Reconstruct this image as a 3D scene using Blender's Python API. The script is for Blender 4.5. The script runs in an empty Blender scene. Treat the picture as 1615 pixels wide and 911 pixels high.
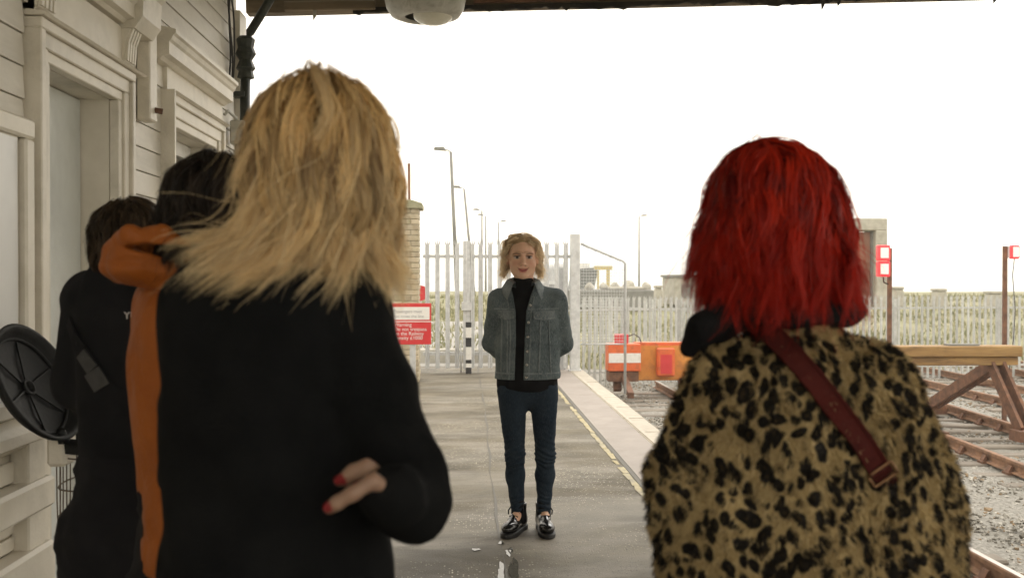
import bpy, math, random
import numpy as np
from mathutils import Vector
random.seed(7); rng = np.random.default_rng(7)
sc = bpy.context.scene
COL = sc.collection
# ---------------------------------------------------------------- camera
YAW, PITCH, FPX, CAMH = math.radians(2.64), math.radians(-0.566), 1570.1, 1.43
cd = bpy.data.cameras.new('camera'); cam = bpy.data.objects.new('camera', cd); COL.objects.link(cam)
cam.location = (0, 0, CAMH); cam.rotation_euler = (math.pi/2 + PITCH, 0, -YAW)
cd.lens = 35; cd.sensor_width = 36; cd.clip_start = .05; cd.clip_end = 5000
cd.dof.use_dof = True; cd.dof.focus_distance = 5.6; cd.dof.aperture_fstop = 5.0
sc.camera = cam
# ---------------------------------------------------------------- sky, sun, exposure
w = bpy.data.worlds.new('World'); sc.world = w; w.use_nodes = True
nt = w.node_tree; bg = nt.nodes['Background']
sky = nt.nodes.new('ShaderNodeTexSky'); sky.sky_type = 'NISHITA'; sky.sun_disc = False
sky.sun_elevation = math.radians(48); sky.sun_rotation = math.radians(40); sky.dust_density = 6; sky.air_density = 1.5
hs = nt.nodes.new('ShaderNodeHueSaturation'); hs.inputs['Saturation'].default_value = .06
mxw = nt.nodes.new('ShaderNodeMix'); mxw.data_type = 'RGBA'; mxw.inputs[0].default_value = .85
mxw.inputs[7].default_value = (9.2, 8.5, 7.35, 1)           # even cloud deck
nt.links.new(sky.outputs[0], hs.inputs['Color']); nt.links.new(hs.outputs[0], mxw.inputs[6])
nt.links.new(mxw.outputs[2], bg.inputs['Color']); bg.inputs['Strength'].default_value = .15
sd = bpy.data.lights.new('sun', 'SUN'); sd.energy = .8; sd.angle = math.radians(30); sd.color = (1, .97, .92)
sun = bpy.data.objects.new('sun', sd); COL.objects.link(sun)
sun.rotation_euler = (math.radians(-42), 0, math.radians(-40)); sun.location = (20, 20, 30)
vs = sc.view_settings; vs.view_transform = 'Standard'; vs.look = 'None'; vs.exposure = .72; vs.gamma = 1
sc.cycles.use_denoising = True; sc.cycles.max_bounces = 8; sc.cycles.volume_bounces = 1
try: sc.cycles.sample_clamp_indirect = 6
except Exception: pass
# ---------------------------------------------------------------- pixel <-> place helpers
Fv = np.array([math.sin(YAW)*math.cos(PITCH), math.cos(YAW)*math.cos(PITCH), math.sin(PITCH)])
Rv = np.array([math.cos(YAW), -math.sin(YAW), 0]); Uv = np.cross(Rv, Fv); CAM = np.array([0, 0, CAMH])
def ray(x, y): return Fv + Rv*(x-807.5)/FPX + Uv*(455.5-y)/FPX
def at(x, y, Y):
    r = ray(x, y); return CAM + r*(Y/r[1])
# ---------------------------------------------------------------- materials
MATS = {}
def nodes_of(name):
    m = bpy.data.materials.new(name); m.use_nodes = True
    n = m.node_tree.nodes; return m, n, m.node_tree.links, n['Principled BSDF']
def N(n, t, **k):
    o = n.new(t)
    for a, b in k.items(): setattr(o, a, b)
    return o
def setin(o, **k):
    for a, b in k.items(): o.inputs[a.replace('_', ' ')].default_value = b
def c4(c): return (c[0], c[1], c[2], 1)
def mixc(n, l, fac, a, b, mode='MIX'):
    m = N(n, 'ShaderNodeMix', data_type='RGBA', blend_type=mode)
    for s, v in ((0, fac), (6, a), (7, b)):
        if hasattr(v, 'links'): l.new(v, m.inputs[s])
        else: m.inputs[s].default_value = v if s == 0 else c4(v)
    return m.outputs[2]
def noise(n, l, vec, scale, detail=6, rough=.6, dist=0):
    t = N(n, 'ShaderNodeTexNoise'); setin(t, Scale=scale, Detail=detail, Roughness=rough, Distortion=dist)
    if vec is not None: l.new(vec, t.inputs['Vector'])
    return t.outputs['Fac']
def ramp(n, l, fac, p0, p1, c0=(0, 0, 0), c1=(1, 1, 1)):
    r = N(n, 'ShaderNodeValToRGB'); r.color_ramp.elements[0].position = p0; r.color_ramp.elements[1].position = p1
    r.color_ramp.elements[0].color = c4(c0); r.color_ramp.elements[1].color = c4(c1)
    l.new(fac, r.inputs[0]); return r.outputs[0]
def bump(n, l, h, strength, dist, b):
    o = N(n, 'ShaderNodeBump'); setin(o, Strength=strength, Distance=dist)
    l.new(h, o.inputs['Height']); l.new(o.outputs[0], b.inputs['Normal'])
def coords(n, l, stretch=None):
    tc = N(n, 'ShaderNodeTexCoord'); v = tc.outputs['Object']
    if stretch:
        mp = N(n, 'ShaderNodeMapping'); mp.inputs['Scale'].default_value = stretch
        l.new(v, mp.inputs['Vector']); v = mp.outputs[0]
    return v
def mk(name, c1, c2, scale=6, rough=.6, bmp=.3, bscale=60, bdist=.004, metal=0, rnd=.0, stretch=None, lo=.35, hi=.68, dirt=None, dscale=3, damt=.6, spec=.5, rvar=.15):
    m, n, l, b = nodes_of(name); v = coords(n, l, stretch)
    if rnd:                                    # pieces that share a mesh do not share their grain
        oi = N(n, 'ShaderNodeObjectInfo'); ad = N(n, 'ShaderNodeVectorMath', operation='ADD')
        ml = N(n, 'ShaderNodeMath', operation='MULTIPLY'); ml.inputs[1].default_value = 40
        l.new(oi.outputs['Random'], ml.inputs[0]); l.new(v, ad.inputs[0]); l.new(ml.outputs[0], ad.inputs[1]); v = ad.outputs[0]
    f = noise(n, l, v, scale); c = mixc(n, l, ramp(n, l, f, lo, hi), c1, c2)
    if dirt:
        d = noise(n, l, v, dscale, 8, .7, .4); dm = ramp(n, l, d, .5, .72)
        mm = N(n, 'ShaderNodeMath', operation='MULTIPLY'); l.new(dm, mm.inputs[0]); mm.inputs[1].default_value = damt
        c = mixc(n, l, mm.outputs[0], c, dirt)
    if rnd:
        mr = N(n, 'ShaderNodeMapRange'); setin(mr, To_Min=1-rnd, To_Max=1+rnd); l.new(oi.outputs['Random'], mr.inputs[0])
        h = N(n, 'ShaderNodeHueSaturation'); l.new(c, h.inputs['Color']); l.new(mr.outputs[0], h.inputs['Value']); c = h.outputs[0]
    l.new(c, b.inputs['Base Color'])
    rr = N(n, 'ShaderNodeMapRange'); setin(rr, To_Min=max(.03, rough-rvar), To_Max=min(1, rough+rvar)); l.new(f, rr.inputs[0]); l.new(rr.outputs[0], b.inputs['Roughness'])
    setin(b, Metallic=metal); b.inputs['Specular IOR Level'].default_value = spec
    if bmp: bump(n, l, noise(n, l, v, bscale, 5), bmp, bdist, b)
    MATS[name] = m; return m
mk('cream_paint', (.66, .61, .51), (.80, .75, .65), 4, .45, .5, 90, .003, dirt=(.36, .33, .26), dscale=2.2, damt=.55, rnd=.04)
mk('board_paint', (.64, .60, .52), (.80, .76, .68), 5, .5, .5, 60, .003, stretch=(1, .25, 1), dirt=(.34, .32, .27), dscale=2.5, damt=.5, rnd=.07)
mk('door_paint', (.58, .60, .58), (.66, .68, .65), 3, .4, .5, 120, .002, dirt=(.40, .41, .38), dscale=1.6, damt=.6)
mk('poster', (.72, .72, .70), (.60, .60, .59), 1.7, .35, 0, dirt=(.45, .46, .47), dscale=1.1, damt=.5)
mk('dark_pipe', (.025, .03, .025), (.06, .065, .05), 30, .5, .6, 80)
mk('cable', (.03, .03, .03), (.06, .055, .05), 30, .6, 0)
mk('box_grey', (.38, .36, .30), (.5, .47, .40), 20, .5, .3, 60)
mk('beam_wood', (.10, .075, .045), (.26, .20, .13), 3, .8, .8, 30, .01, stretch=(.2, 1, 1), dirt=(.03, .025, .02), dscale=5, damt=.9)
mk('dark_tar', (.015, .013, .012), (.05, .042, .03), 8, .85, .8, 30, .01)
mk('roof_ply', (.22, .20, .17), (.32, .30, .26), 3, .8, .4, 30)
mk('lamp_grey', (.42, .41, .37), (.52, .51, .46), 10, .45, .3, 60, dirt=(.2, .18, .13), dscale=12, damt=.7)
mk('lamp_glass', (.62, .60, .50), (.72, .70, .60), 10, .15, 0)
mk('galv', (.48, .49, .50), (.62, .63, .63), 14, .42, .2, 60, metal=.25, rnd=.07, dirt=(.34, .33, .30), dscale=9, damt=.5)
mk('galv_far', (.44, .45, .44), (.56, .57, .55), 10, .55, .2, 60, metal=.1, rnd=.12, dirt=(.26, .26, .22), dscale=6, damt=.5)
mk('brick', (.38, .32, .225), (.50, .44, .33), 9, .85, .8, 50, .006, rnd=.16, dirt=(.22, .23, .11), dscale=5, damt=.6)
mk('mortar', (.30, .27, .20), (.38, .35, .26), 20, .9, .5, 80)
mk('cap_stone', (.24, .24, .15), (.38, .36, .25), 7, .9, .8, 40, .008, dirt=(.12, .15, .06), dscale=4, damt=.7)
mk('sign_red', (.55, .03, .035), (.62, .045, .05), 5, .35, 0)
mk('sign_white', (.72, .70, .67), (.80, .78, .75), 5, .35, 0)
mk('sign_grey_text', (.30, .30, .31), (.36, .36, .37), 5, .5, 0)
mk('white_paint', (.74, .73, .70), (.80, .79, .76), 8, .5, .2, 60, dirt=(.4, .38, .33), dscale=8, damt=.5)
mk('black_paint', (.02, .02, .022), (.04, .04, .042), 8, .5, .2, 60)
mk('orange_paint', (.62, .10, .025), (.72, .16, .04), 5, .45, .4, 50, dirt=(.25, .09, .04), dscale=6, damt=.7)
mk('ochre_paint', (.55, .20, .03), (.66, .28, .05), 4, .55, .4, 50, dirt=(.30, .11, .04), dscale=5, damt=.8)
mk('rust', (.11, .055, .035), (.24, .12, .07), 9, .85, .7, 70, .004, dirt=(.06, .04, .035), dscale=7, damt=.6)
mk('rail_rust', (.16, .085, .05), (.30, .17, .10), 7, .8, .5, 70, .003, dirt=(.08, .055, .04), dscale=4, damt=.6)
mk('rail_top', (.34, .30, .27), (.46, .41, .37), 6, .35, .2, 60, metal=.7)
mk('sleeper', (.16, .135, .11), (.28, .25, .21), 3, .9, .9, 30, .01, stretch=(.3, 2, 2), rnd=.15)
mk('timber_beam', (.22, .125, .045), (.40, .25, .095), 5, .75, .8, 30, .006, stretch=(.25, 2, 2), dirt=(.09, .055, .03), dscale=6, damt=.7)
mk('ballast', (.17, .16, .14), (.36, .345, .31), 26, .95, 1, 60, .02, dirt=(.13, .12, .09), dscale=1.3, damt=.55)
mk('stone', (.20, .19, .17), (.44, .42, .385), 7, .95, .4, 60, rnd=.0)
mk('coping', (.36, .32, .26), (.47, .42, .35), 8, .7, .5, 60, .004, rnd=.05, dirt=(.25, .22, .17), dscale=5, damt=.6)
mk('concrete', (.36, .34, .29), (.50, .48, .42), 3, .9, .6, 30, .01, dirt=(.22, .21, .16), dscale=2, damt=.6)
mk('concrete_dark', (.17, .17, .16), (.26, .26, .24), 2, .9, .5, 20, .01)
mk('rust_door', (.24, .11, .07), (.34, .17, .11), 1.5, .8, .4, 20)
mk('grass_ground', (.21, .20, .115), (.33, .305, .19), 1.2, .95, 1, 20, .05, dirt=(.16, .19, .07), dscale=.5, damt=.8)
mk('grass_blade', (.26, .25, .09), (.42, .36, .17), 2, .9, 0)
mk('road', (.26, .25, .23), (.36, .345, .32), 3, .8, .6, 60, .006)
mk('sea', (.22, .26, .28), (.26, .30, .32), .2, .2, .4, 2, .05)
mk('ship_dark', (.06, .07, .075), (.10, .11, .11), 1, .6, 0)
mk('crane_yellow', (.42, .33, .10), (.5, .4, .14), 1, .6, 0)
mk('bin_black', (.007, .0075, .008), (.016, .0165, .017), 12, .6, .3, 60, spec=.2, dirt=(.05, .05, .047), dscale=14, damt=.25)
mk('wire_rust', (.10, .075, .05), (.17, .13, .09), 30, .7, 0)
mk('leather_black', (.006, .006, .006), (.014, .013, .013), 20, .14, .15, 120, .001)
mk('rubber', (.008, .008, .008), (.015, .015, .015), 20, .6, 0)
mk('wool_black', (.0045, .0050, .0055), (.009, .0095, .010), 12, .95, .8, 260, .003, spec=.08)
mk('knit_black', (.007, .007, .008), (.012, .012, .013), 20, .95, .6, 300, .002, spec=.1)
mk('hoodie_black', (.010, .0105, .012), (.018, .018, .020), 8, .95, .6, 220, .002, spec=.1)
mk('trouser_black', (.009, .009, .011), (.016, .016, .018), 8, .9, .5, 220, .002, spec=.15)
mk('orange_shell', (.30, .080, .009), (.37, .105, .013), 7, .6, .9, 22, .010, dirt=(.20, .05, .006), dscale=6, damt=.5, spec=.3)
mk('webbing', (.03, .03, .031), (.055, .055, .055), 60, .6, .4, 300, .001)
mk('strap_leather', (.050, .008, .007), (.075, .013, .010), 14, .8, .5, 90, .002, spec=.12, dirt=(.03, .006, .006), dscale=10, damt=.5)
mk('brass', (.20, .11, .06), (.28, .16, .08), 30, .35, .2, metal=.8)
mk('button_metal', (.45, .43, .40), (.6, .58, .54), 30, .3, 0, metal=.8)
def denim(name, c1, c2, c3):
    m, n, l, b = nodes_of(name); v = coords(n, l)
    f = noise(n, l, v, 7, 8, .7); c = mixc(n, l, ramp(n, l, f, .38, .66), c1, c2)
    wv = noise(n, l, coords(n, l, (380, 380, 60)), 1, 2); c = mixc(n, l, ramp(n, l, wv, .45, .75), c, c3)
    l.new(c, b.inputs['Base Color']); setin(b, Roughness=.9); b.inputs['Specular IOR Level'].default_value = .1
    bump(n, l, noise(n, l, v, 45, 6), .2, .004, b); MATS[name] = m
denim('denim_jacket', (.050, .070, .078), (.150, .180, .188), (.22, .245, .25))
denim('denim_seam', (.085, .108, .118), (.25, .28, .29), (.31, .33, .33))
denim('denim_jeans', (.011, .018, .030), (.021, .033, .048), (.036, .050, .064))
def vcol(name, rough=.5, trans=0, spec=.4, sss=0):
    m, n, l, b = nodes_of(name); a = N(n, 'ShaderNodeAttribute', attribute_name='Col')
    l.new(a.outputs['Color'], b.inputs['Base Color']); setin(b, Roughness=rough); b.inputs['Specular IOR Level'].default_value = spec
    if sss: b.inputs['Subsurface Weight'].default_value = sss; b.inputs['Subsurface Scale'].default_value = .006
    if trans:
        t = N(n, 'ShaderNodeBsdfTranslucent'); l.new(a.outputs['Color'], t.inputs['Color'])
        mx = N(n, 'ShaderNodeMixShader'); mx.inputs[0].default_value = trans
        l.new(b.outputs[0], mx.inputs[1]); l.new(t.outputs[0], mx.inputs[2]); l.new(mx.outputs[0], n['Material Output'].inputs['Surface'])
    MATS[name] = m
vcol('skin', .5, sss=.15); vcol('hair', .45, .34, .22); vcol('hair_base', .95, 0, .03); vcol('stone_chip', .95, 0, .2)
def leopard():
    m, n, l, b = nodes_of('leopard_fur'); tc = N(n, 'ShaderNodeTexCoord')
    nz = N(n, 'ShaderNodeTexNoise'); setin(nz, Scale=16, Detail=2); l.new(tc.outputs['Object'], nz.inputs['Vector'])
    sb = N(n, 'ShaderNodeVectorMath', operation='SUBTRACT'); l.new(nz.outputs['Color'], sb.inputs[0]); sb.inputs[1].default_value = (.5, .5, .5)
    ms = N(n, 'ShaderNodeVectorMath', operation='SCALE'); l.new(sb.outputs[0], ms.inputs[0]); ms.inputs['Scale'].default_value = .05
    ad = N(n, 'ShaderNodeVectorMath', operation='ADD'); l.new(tc.outputs['Object'], ad.inputs[0]); l.new(ms.outputs[0], ad.inputs[1])
    mp = N(n, 'ShaderNodeMapping'); mp.inputs['Scale'].default_value = (1.0, .45, .72); l.new(ad.outputs[0], mp.inputs['Vector'])
    vo = N(n, 'ShaderNodeTexVoronoi', feature='F1'); setin(vo, Scale=57, Randomness=.85); l.new(mp.outputs[0], vo.inputs['Vector'])
    br = noise(n, l, tc.outputs['Object'], 60, 3)
    a1 = N(n, 'ShaderNodeMath', operation='MULTIPLY_ADD'); l.new(br, a1.inputs[0]); a1.inputs[1].default_value = .30; l.new(vo.outputs['Distance'], a1.inputs[2])
    spot = ramp(n, l, a1.outputs[0], .62, .72, (1, 1, 1), (0, 0, 0))
    core = ramp(n, l, a1.outputs[0], .27, .36, (1, 1, 1), (0, 0, 0))
    big = noise(n, l, tc.outputs['Object'], 9, 4)
    base = mixc(n, l, ramp(n, l, big, .35, .65), (.27, .19, .078), (.44, .33, .155))
    tipn = noise(n, l, tc.outputs['Object'], 220, 2); base = mixc(n, l, ramp(n, l, tipn, .4, .75), base, (.55, .43, .24))
    c = mixc(n, l, spot, base, (.012, .010, .008))
    cm = N(n, 'ShaderNodeMath', operation='MULTIPLY'); l.new(core, cm.inputs[0]); cm.inputs[1].default_value = .5
    c = mixc(n, l, cm.outputs[0], c, (.085, .055, .022))
    l.new(c, b.inputs['Base Color']); setin(b, Roughness=.7); b.inputs['Specular IOR Level'].default_value = .2; MATS['leopard_fur'] = m
leopard()
def platform_mat():
    m, n, l, b = nodes_of('platform_asphalt'); v = coords(n, l); sp = N(n, 'ShaderNodeSeparateXYZ'); l.new(v, sp.inputs[0])
    f = noise(n, l, v, 1.1, 8, .65, .3); c = mixc(n, l, ramp(n, l, f, .35, .65), (.062, .051, .031), (.160, .136, .092))
    st = noise(n, l, coords(n, l, (1.1, 3.2, 1)), .9, 6, .6, .5); c = mixc(n, l, ramp(n, l, st, .5, .68), c, (.20, .178, .142))   # worn patches across
    ag = N(n, 'ShaderNodeTexVoronoi'); setin(ag, Scale=75); l.new(v, ag.inputs['Vector'])
    sel = N(n, 'ShaderNodeSeparateColor'); l.new(ag.outputs['Color'], sel.inputs[0])
    ch = ramp(n, l, sel.outputs[0], .80, .82); dd = ramp(n, l, ag.outputs['Distance'], .28, .42, (1, 1, 1), (0, 0, 0))
    mu = N(n, 'ShaderNodeMath', operation='MULTIPLY'); l.new(ch, mu.inputs[0]); l.new(dd, mu.inputs[1])
    mask = ramp(n, l, noise(n, l, v, .8, 3), .42, .6); mu2 = N(n, 'ShaderNodeMath', operation='MULTIPLY'); l.new(mu.outputs[0], mu2.inputs[0]); l.new(mask, mu2.inputs[1])
    c = mixc(n, l, mu2.outputs[0], c, (.60, .55, .44))          # pale chippings
    dk = ramp(n, l, sel.outputs[1], .86, .9); mu3 = N(n, 'ShaderNodeMath', operation='MULTIPLY'); l.new(dk, mu3.inputs[0]); l.new(dd, mu3.inputs[1])
    c = mixc(n, l, mu3.outputs[0], c, (.06, .055, .045))
    l.new(c, b.inputs['Base Color'])
    wet = ramp(n, l, noise(n, l, coords(n, l, (1, 2.4, 1)), .55, 5, .6, .4), .42, .62, (.75, .75, .75), (.48, .48, .48))
    l.new(wet, b.inputs['Roughness']); b.inputs['Specular IOR Level'].default_value = .35
    hh = N(n, 'ShaderNodeMath', operation='ADD'); l.new(noise(n, l, v, 120, 4), hh.inputs[0]); l.new(mu.outputs[0], hh.inputs[1])
    bump(n, l, hh.outputs[0], .55, .006, b); MATS['platform_asphalt'] = m
platform_mat()
mk('edge_strip', (.24, .205, .18), (.31, .27, .24), 4, .6, .6, 140, .004, dirt=(.17, .145, .12), dscale=1.5, damt=.7)
mk('yellow_line', (.36, .29, .12), (.42, .37, .25), 9, .6, .6, 120, .004, dirt=(.17, .155, .125), dscale=4, damt=1.0)
mk('tar_seam', (.06, .053, .04), (.10, .09, .07), 10, .6, .6, 80)
def water():
    m, n, l, b = nodes_of('puddle_water'); setin(b, Roughness=.03); b.inputs['Base Color'].default_value = (.10, .095, .08, 1)
    b.inputs['IOR'].default_value = 1.33; b.inputs['Specular IOR Level'].default_value = .9; MATS['puddle_water'] = m
water()
def glass():
    m, n, l, b = nodes_of('window_glass'); setin(b, Roughness=.05); b.inputs['Base Color'].default_value = (.9, .92, .9, 1)
    b.inputs['Transmission Weight'].default_value = 1; MATS['window_glass'] = m
glass()
def emis(name, col, s):
    m, n, l, b = nodes_of(name); b.inputs['Base Color'].default_value = c4(col); b.inputs['Emission Color'].default_value = c4(col); b.inputs['Emission Strength'].default_value = s; MATS[name] = m
emis('red_lamp_lit', (1, .30, .26), 1.5); emis('red_lamp_rim', (.85, .05, .06), .45)
# ---------------------------------------------------------------- mesh helpers
def mesh_np(name, V, F, mat, col=None, smooth=True):
    """V (n,3), F (m,k) numpy; fast path"""
    V = np.asarray(V, np.float32); F = np.asarray(F, np.int32); k = F.shape[1]
    me = bpy.data.meshes.new(name); me.vertices.add(len(V)); me.vertices.foreach_set('co', V.ravel())
    me.loops.add(F.size); me.loops.foreach_set('vertex_index', F.ravel())
    me.polygons.add(len(F)); me.polygons.foreach_set('loop_start', np.arange(0, F.size, k, dtype=np.int32))
    try: me.polygons.foreach_set('loop_total', np.full(len(F), k, np.int32))
    except Exception: pass
    me.polygons.foreach_set('use_smooth', np.full(len(F), smooth))
    me.update(calc_edges=True)
    if col is not None:
        a = me.color_attributes.new('Col', 'FLOAT_COLOR', 'POINT'); cc = np.ones((len(V), 4), np.float32); cc[:, :3] = col; a.data.foreach_set('color', cc.ravel())
    me.materials.append(MATS[mat]); return me
OFF = {}
def offset(o):
    v = Vector((0, 0, 0))
    while o is not None: v = v + o.location; o = o.parent
    return v
def link(name, me, parent=None, loc=None, rot=None):
    o = bpy.data.objects.new(name, me); COL.objects.link(o)
    if parent is not None: o.parent = parent
    if loc is not None: o.location = Vector(loc) - (offset(parent) if parent is not None else Vector((0, 0, 0)))
    if rot is not None: o.rotation_euler = rot
    return o
def tag(o, label, cat=None, group=None):
    o['label'] = label
    if cat: o['category'] = cat
    if group: o['group'] = group
    return o
def thing(name, loc, label, cat, group=None, rz=0):
    o = bpy.data.objects.new(name, None); COL.objects.link(o); o.location = loc; o.rotation_euler = (0, 0, rz); o.empty_display_size = .1
    return tag(o, label, cat, group)
class MB:
    def __init__(s): s.v = []; s.f = []
    def add(s, vs, fs):
        k = len(s.v); s.v += [tuple(p) for p in vs]; s.f += [tuple(k+i for i in f) for f in fs]; return s
    def box(s, x0, x1, y0, y1, z0, z1):
        return s.add([(x, y, z) for z in (z0, z1) for y in (y0, y1) for x in (x0, x1)],
            [(0, 2, 3, 1), (4, 5, 7, 6), (0, 1, 5, 4), (2, 6, 7, 3), (0, 4, 6, 2), (1, 3, 7, 5)])
    def bar(s, a, b, wd, ht, up=(0, 0, 1)):                       # rectangular bar between two points
        a, b = Vector(a), Vector(b); d = (b-a).normalized(); u = Vector(up); sdv = d.cross(u).normalized(); u = sdv.cross(d).normalized()
        pts = [p + sdv*(wd/2*i) + u*(ht/2*j) for p in (a, b) for j in (-1, 1) for i in (-1, 1)]
        return s.add(pts, [(0, 2, 3, 1), (4, 5, 7, 6), (0, 1, 5, 4), (2, 6, 7, 3), (0, 4, 6, 2), (1, 3, 7, 5)])
    def tube(s, pts, r, n=8, cap=True):
        pts = [Vector(p) for p in pts]; rs = r if isinstance(r, (list, tuple)) else [r]*len(pts); k = len(s.v); ref = Vector((.31, .17, .94))
        for i, p in enumerate(pts):
            d = (pts[min(i+1, len(pts)-1)] - pts[max(i-1, 0)]).normalized()
            a = d.cross(ref)
            if a.length < .05: a = d.cross(Vector((1, 0, 0)))
            a.normalize(); b = d.cross(a)
            for j in range(n):
                t = 2*math.pi*j/n; s.v.append(tuple(p + a*(rs[i]*math.cos(t)) + b*(rs[i]*math.sin(t))))
        for i in range(len(pts)-1):
            for j in range(n):
                q = (j+1) % n; s.f.append((k+i*n+j, k+i*n+q, k+(i+1)*n+q, k+(i+1)*n+j))
        if cap: s.f.append(tuple(k+j for j in range(n))[::-1]); s.f.append(tuple(k+(len(pts)-1)*n+j for j in range(n)))
        return s
    def prism(s, prof, axis, a, b):                               # 2-D outline extruded along an axis (x: (y,z), y: (x,z), z: (x,y))
        def pt(p, t): return (t, p[0], p[1]) if axis == 'x' else (p[0], t, p[1]) if axis == 'y' else (p[0], p[1], t)
        n = len(prof); return s.add([pt(p, a) for p in prof] + [pt(p, b) for p in prof],
            [tuple(range(n))[::-1], tuple(range(n, 2*n))] + [(i, (i+1) % n, n+(i+1) % n, n+i) for i in range(n)])
    def lathe(s, prof, c, n=32, axis='z'):
        k = len(s.v)
        for r, h in prof:
            for j in range(n):
                t = 2*math.pi*j/n; x, y = r*math.cos(t), r*math.sin(t)
                s.v.append((c[0]+x, c[1]+y, c[2]+h) if axis == 'z' else (c[0]+x, c[1]+h, c[2]+y))
        for i in range(len(prof)-1):
            for j in range(n):
                q = (j+1) % n; s.f.append((k+i*n+j, k+i*n+q, k+(i+1)*n+q, k+(i+1)*n+j))
        return s
    def mesh(s, name, mat, smooth=False, bevel=0, off=None):
        me = bpy.data.meshes.new(name); o = Vector(off) if off is not None else Vector((0, 0, 0))
        me.from_pydata([tuple(Vector(p)-o) for p in s.v], [], s.f)
        import bmesh
        bm = bmesh.new(); bm.from_mesh(me); bmesh.ops.recalc_face_normals(bm, faces=bm.faces)
        if bevel: bmesh.ops.bevel(bm, geom=[e for e in bm.edges if len(e.link_faces) == 2 and e.calc_face_angle(0) > .5], offset=bevel, segments=1, affect='EDGES', clamp_overlap=True)
        bm.to_mesh(me); bm.free()
        if smooth:
            me.polygons.foreach_set('use_smooth', [True]*len(me.polygons))
        me.materials.append(MATS[mat]); return me
    def build(s, name, mat, parent=None, smooth=False, bevel=0):
        me = s.mesh(name, mat, smooth, bevel, offset(parent) if parent is not None else None); return link(name, me, parent)
def inst(name, me, parent, loc, rot=None): return link(name, me, parent, loc, rot)
def text_mesh(name, txt, size, mat, extrude=.0008, align='LEFT', space=1):
    cu = bpy.data.curves.new(name, 'FONT'); cu.body = txt; cu.size = size; cu.extrude = extrude; cu.align_x = align; cu.space_line = space
    o = bpy.data.objects.new(name, cu); COL.objects.link(o); dg = bpy.context.evaluated_depsgraph_get(); dg.update()
    me = bpy.data.meshes.new_from_object(o.evaluated_get(dg)); bpy.data.objects.remove(o); bpy.data.curves.remove(cu)
    me.materials.clear(); me.materials.append(MATS[mat]); return me
def structure(o): o['kind'] = 'structure'; return o
# ================================================================ THE SETTING
XE = 1.83                                                        # platform edge
ZB = -1.12                                                       # ballast level
def hground(x, y):
    z = ZB
    z += 1.45*min(1, max(0, (y-27)/30))**1.2                      # bank beyond the fence
    if y > 90: z -= 3.6*min(1, (y-90)/60)
    if x < 1.5 and y > 17: z = max(z, -.06) if y < 90 else z
    return z + .05*math.sin(x*.7+y*.31)*(1 if y > 30 else .3)
g = MB(); xs = [-900, -400, -150, -60, -30, -15, -8, -4, -2, 0, 1.4, 1.6] + [2+i*.8 for i in range(26)] + [24, 28, 33, 40, 50, 65, 90, 140, 300, 900]
ys = [-60, -30, -12, -5, 0, 4] + [6+i for i in range(24)] + [31+i*3 for i in range(20)] + [95, 100, 110, 120, 135, 150, 200]
for y in ys:
    for x in xs: g.v.append((x, y, hground(x, y)))
nx = len(xs)
for j in range(len(ys)-1):
    for i in range(nx-1): g.f.append((j*nx+i, j*nx+i+1, (j+1)*nx+i+1, (j+1)*nx+i))
go = structure(g.build('ground', 'grass_ground', smooth=True))
bl = MB(); bx = [1.5+i*.6 for i in range(28)]; by = [-14+i*1.6 for i in range(27)]
for y in by:
    for x in bx: bl.v.append((x, y, hground(x, y)+.035+.02*math.sin(3.1*x+1.7*y)))
for j in range(len(by)-1):
    for i in range(len(bx)-1): q = j*len(bx)+i; bl.f.append((q, q+1, q+len(bx)+1, q+len(bx)))
bo = structure(bl.build('trackbed', 'ballast', smooth=True))
structure(MB().box(-1500, 1500, 140, 2500, -3.2, -2.6).build('sea', 'sea'))
road = structure(MB().box(-40, 1.55, 16.4, 34, -.6, -.012).build('road', 'road'))
# platform: asphalt deck, raised edge strip, coping stones
MB().box(-9, -1.5, 6.7, 16.4, -1.3, -.003).build('forecourt', 'road')['kind'] = 'structure'
plat = structure(MB().box(-1.5, 1.60, -7, 16.4, -1.3, 0).build('platform', 'platform_asphalt'))
MB().box(1.24, 1.60, -7, 16.4, -.2, .006).build('edge_strip', 'edge_strip', plat)
yl = MB(); yr = random.Random(12); yy = -7
while yy < 15.6:
    L_ = yr.uniform(.05, .28)
    if yr.random() > .05:
        a0, a1, b0, b1 = [yr.uniform(0, .022) for _ in range(4)]; yl.add([(1.142+a0, yy, .004), (1.205-b0, yy+yr.uniform(-.02, .02), .004), (1.205-b1, yy+L_, .004), (1.142+a1, yy+L_+yr.uniform(-.02, .02), .004)], [(0, 1, 2, 3)])
    yy += L_+(yr.uniform(0, .04) if yr.random() < .2 else -.01)
yl.build('yellow_line', 'yellow_line', plat)
MB().box(1.205, 1.24, -7, 16.4, -.1, .0025).build('gutter_seam', 'tar_seam', plat)
sm = MB(); pts = [(.195+.012*math.sin(y*.7)+.006*math.sin(y*4.1)+random.uniform(-.004, .004), y) for y in np.arange(-1, 16.3, .25)]
for i in range(len(pts)-1):
    (xa, ya), (xb, yb) = pts[i], pts[i+1]; wa = .0055+.004*math.sin(ya*3.3); wb = .0055+.004*math.sin(yb*3.3)
    sm.add([(xa-wa, ya, .003), (xa+wa, ya, .003), (xb+wb, yb, .003), (xb-wb, yb, .003)], [(0, 1, 2, 3)])
sm.build('asphalt_joint', 'tar_seam', plat)
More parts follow.
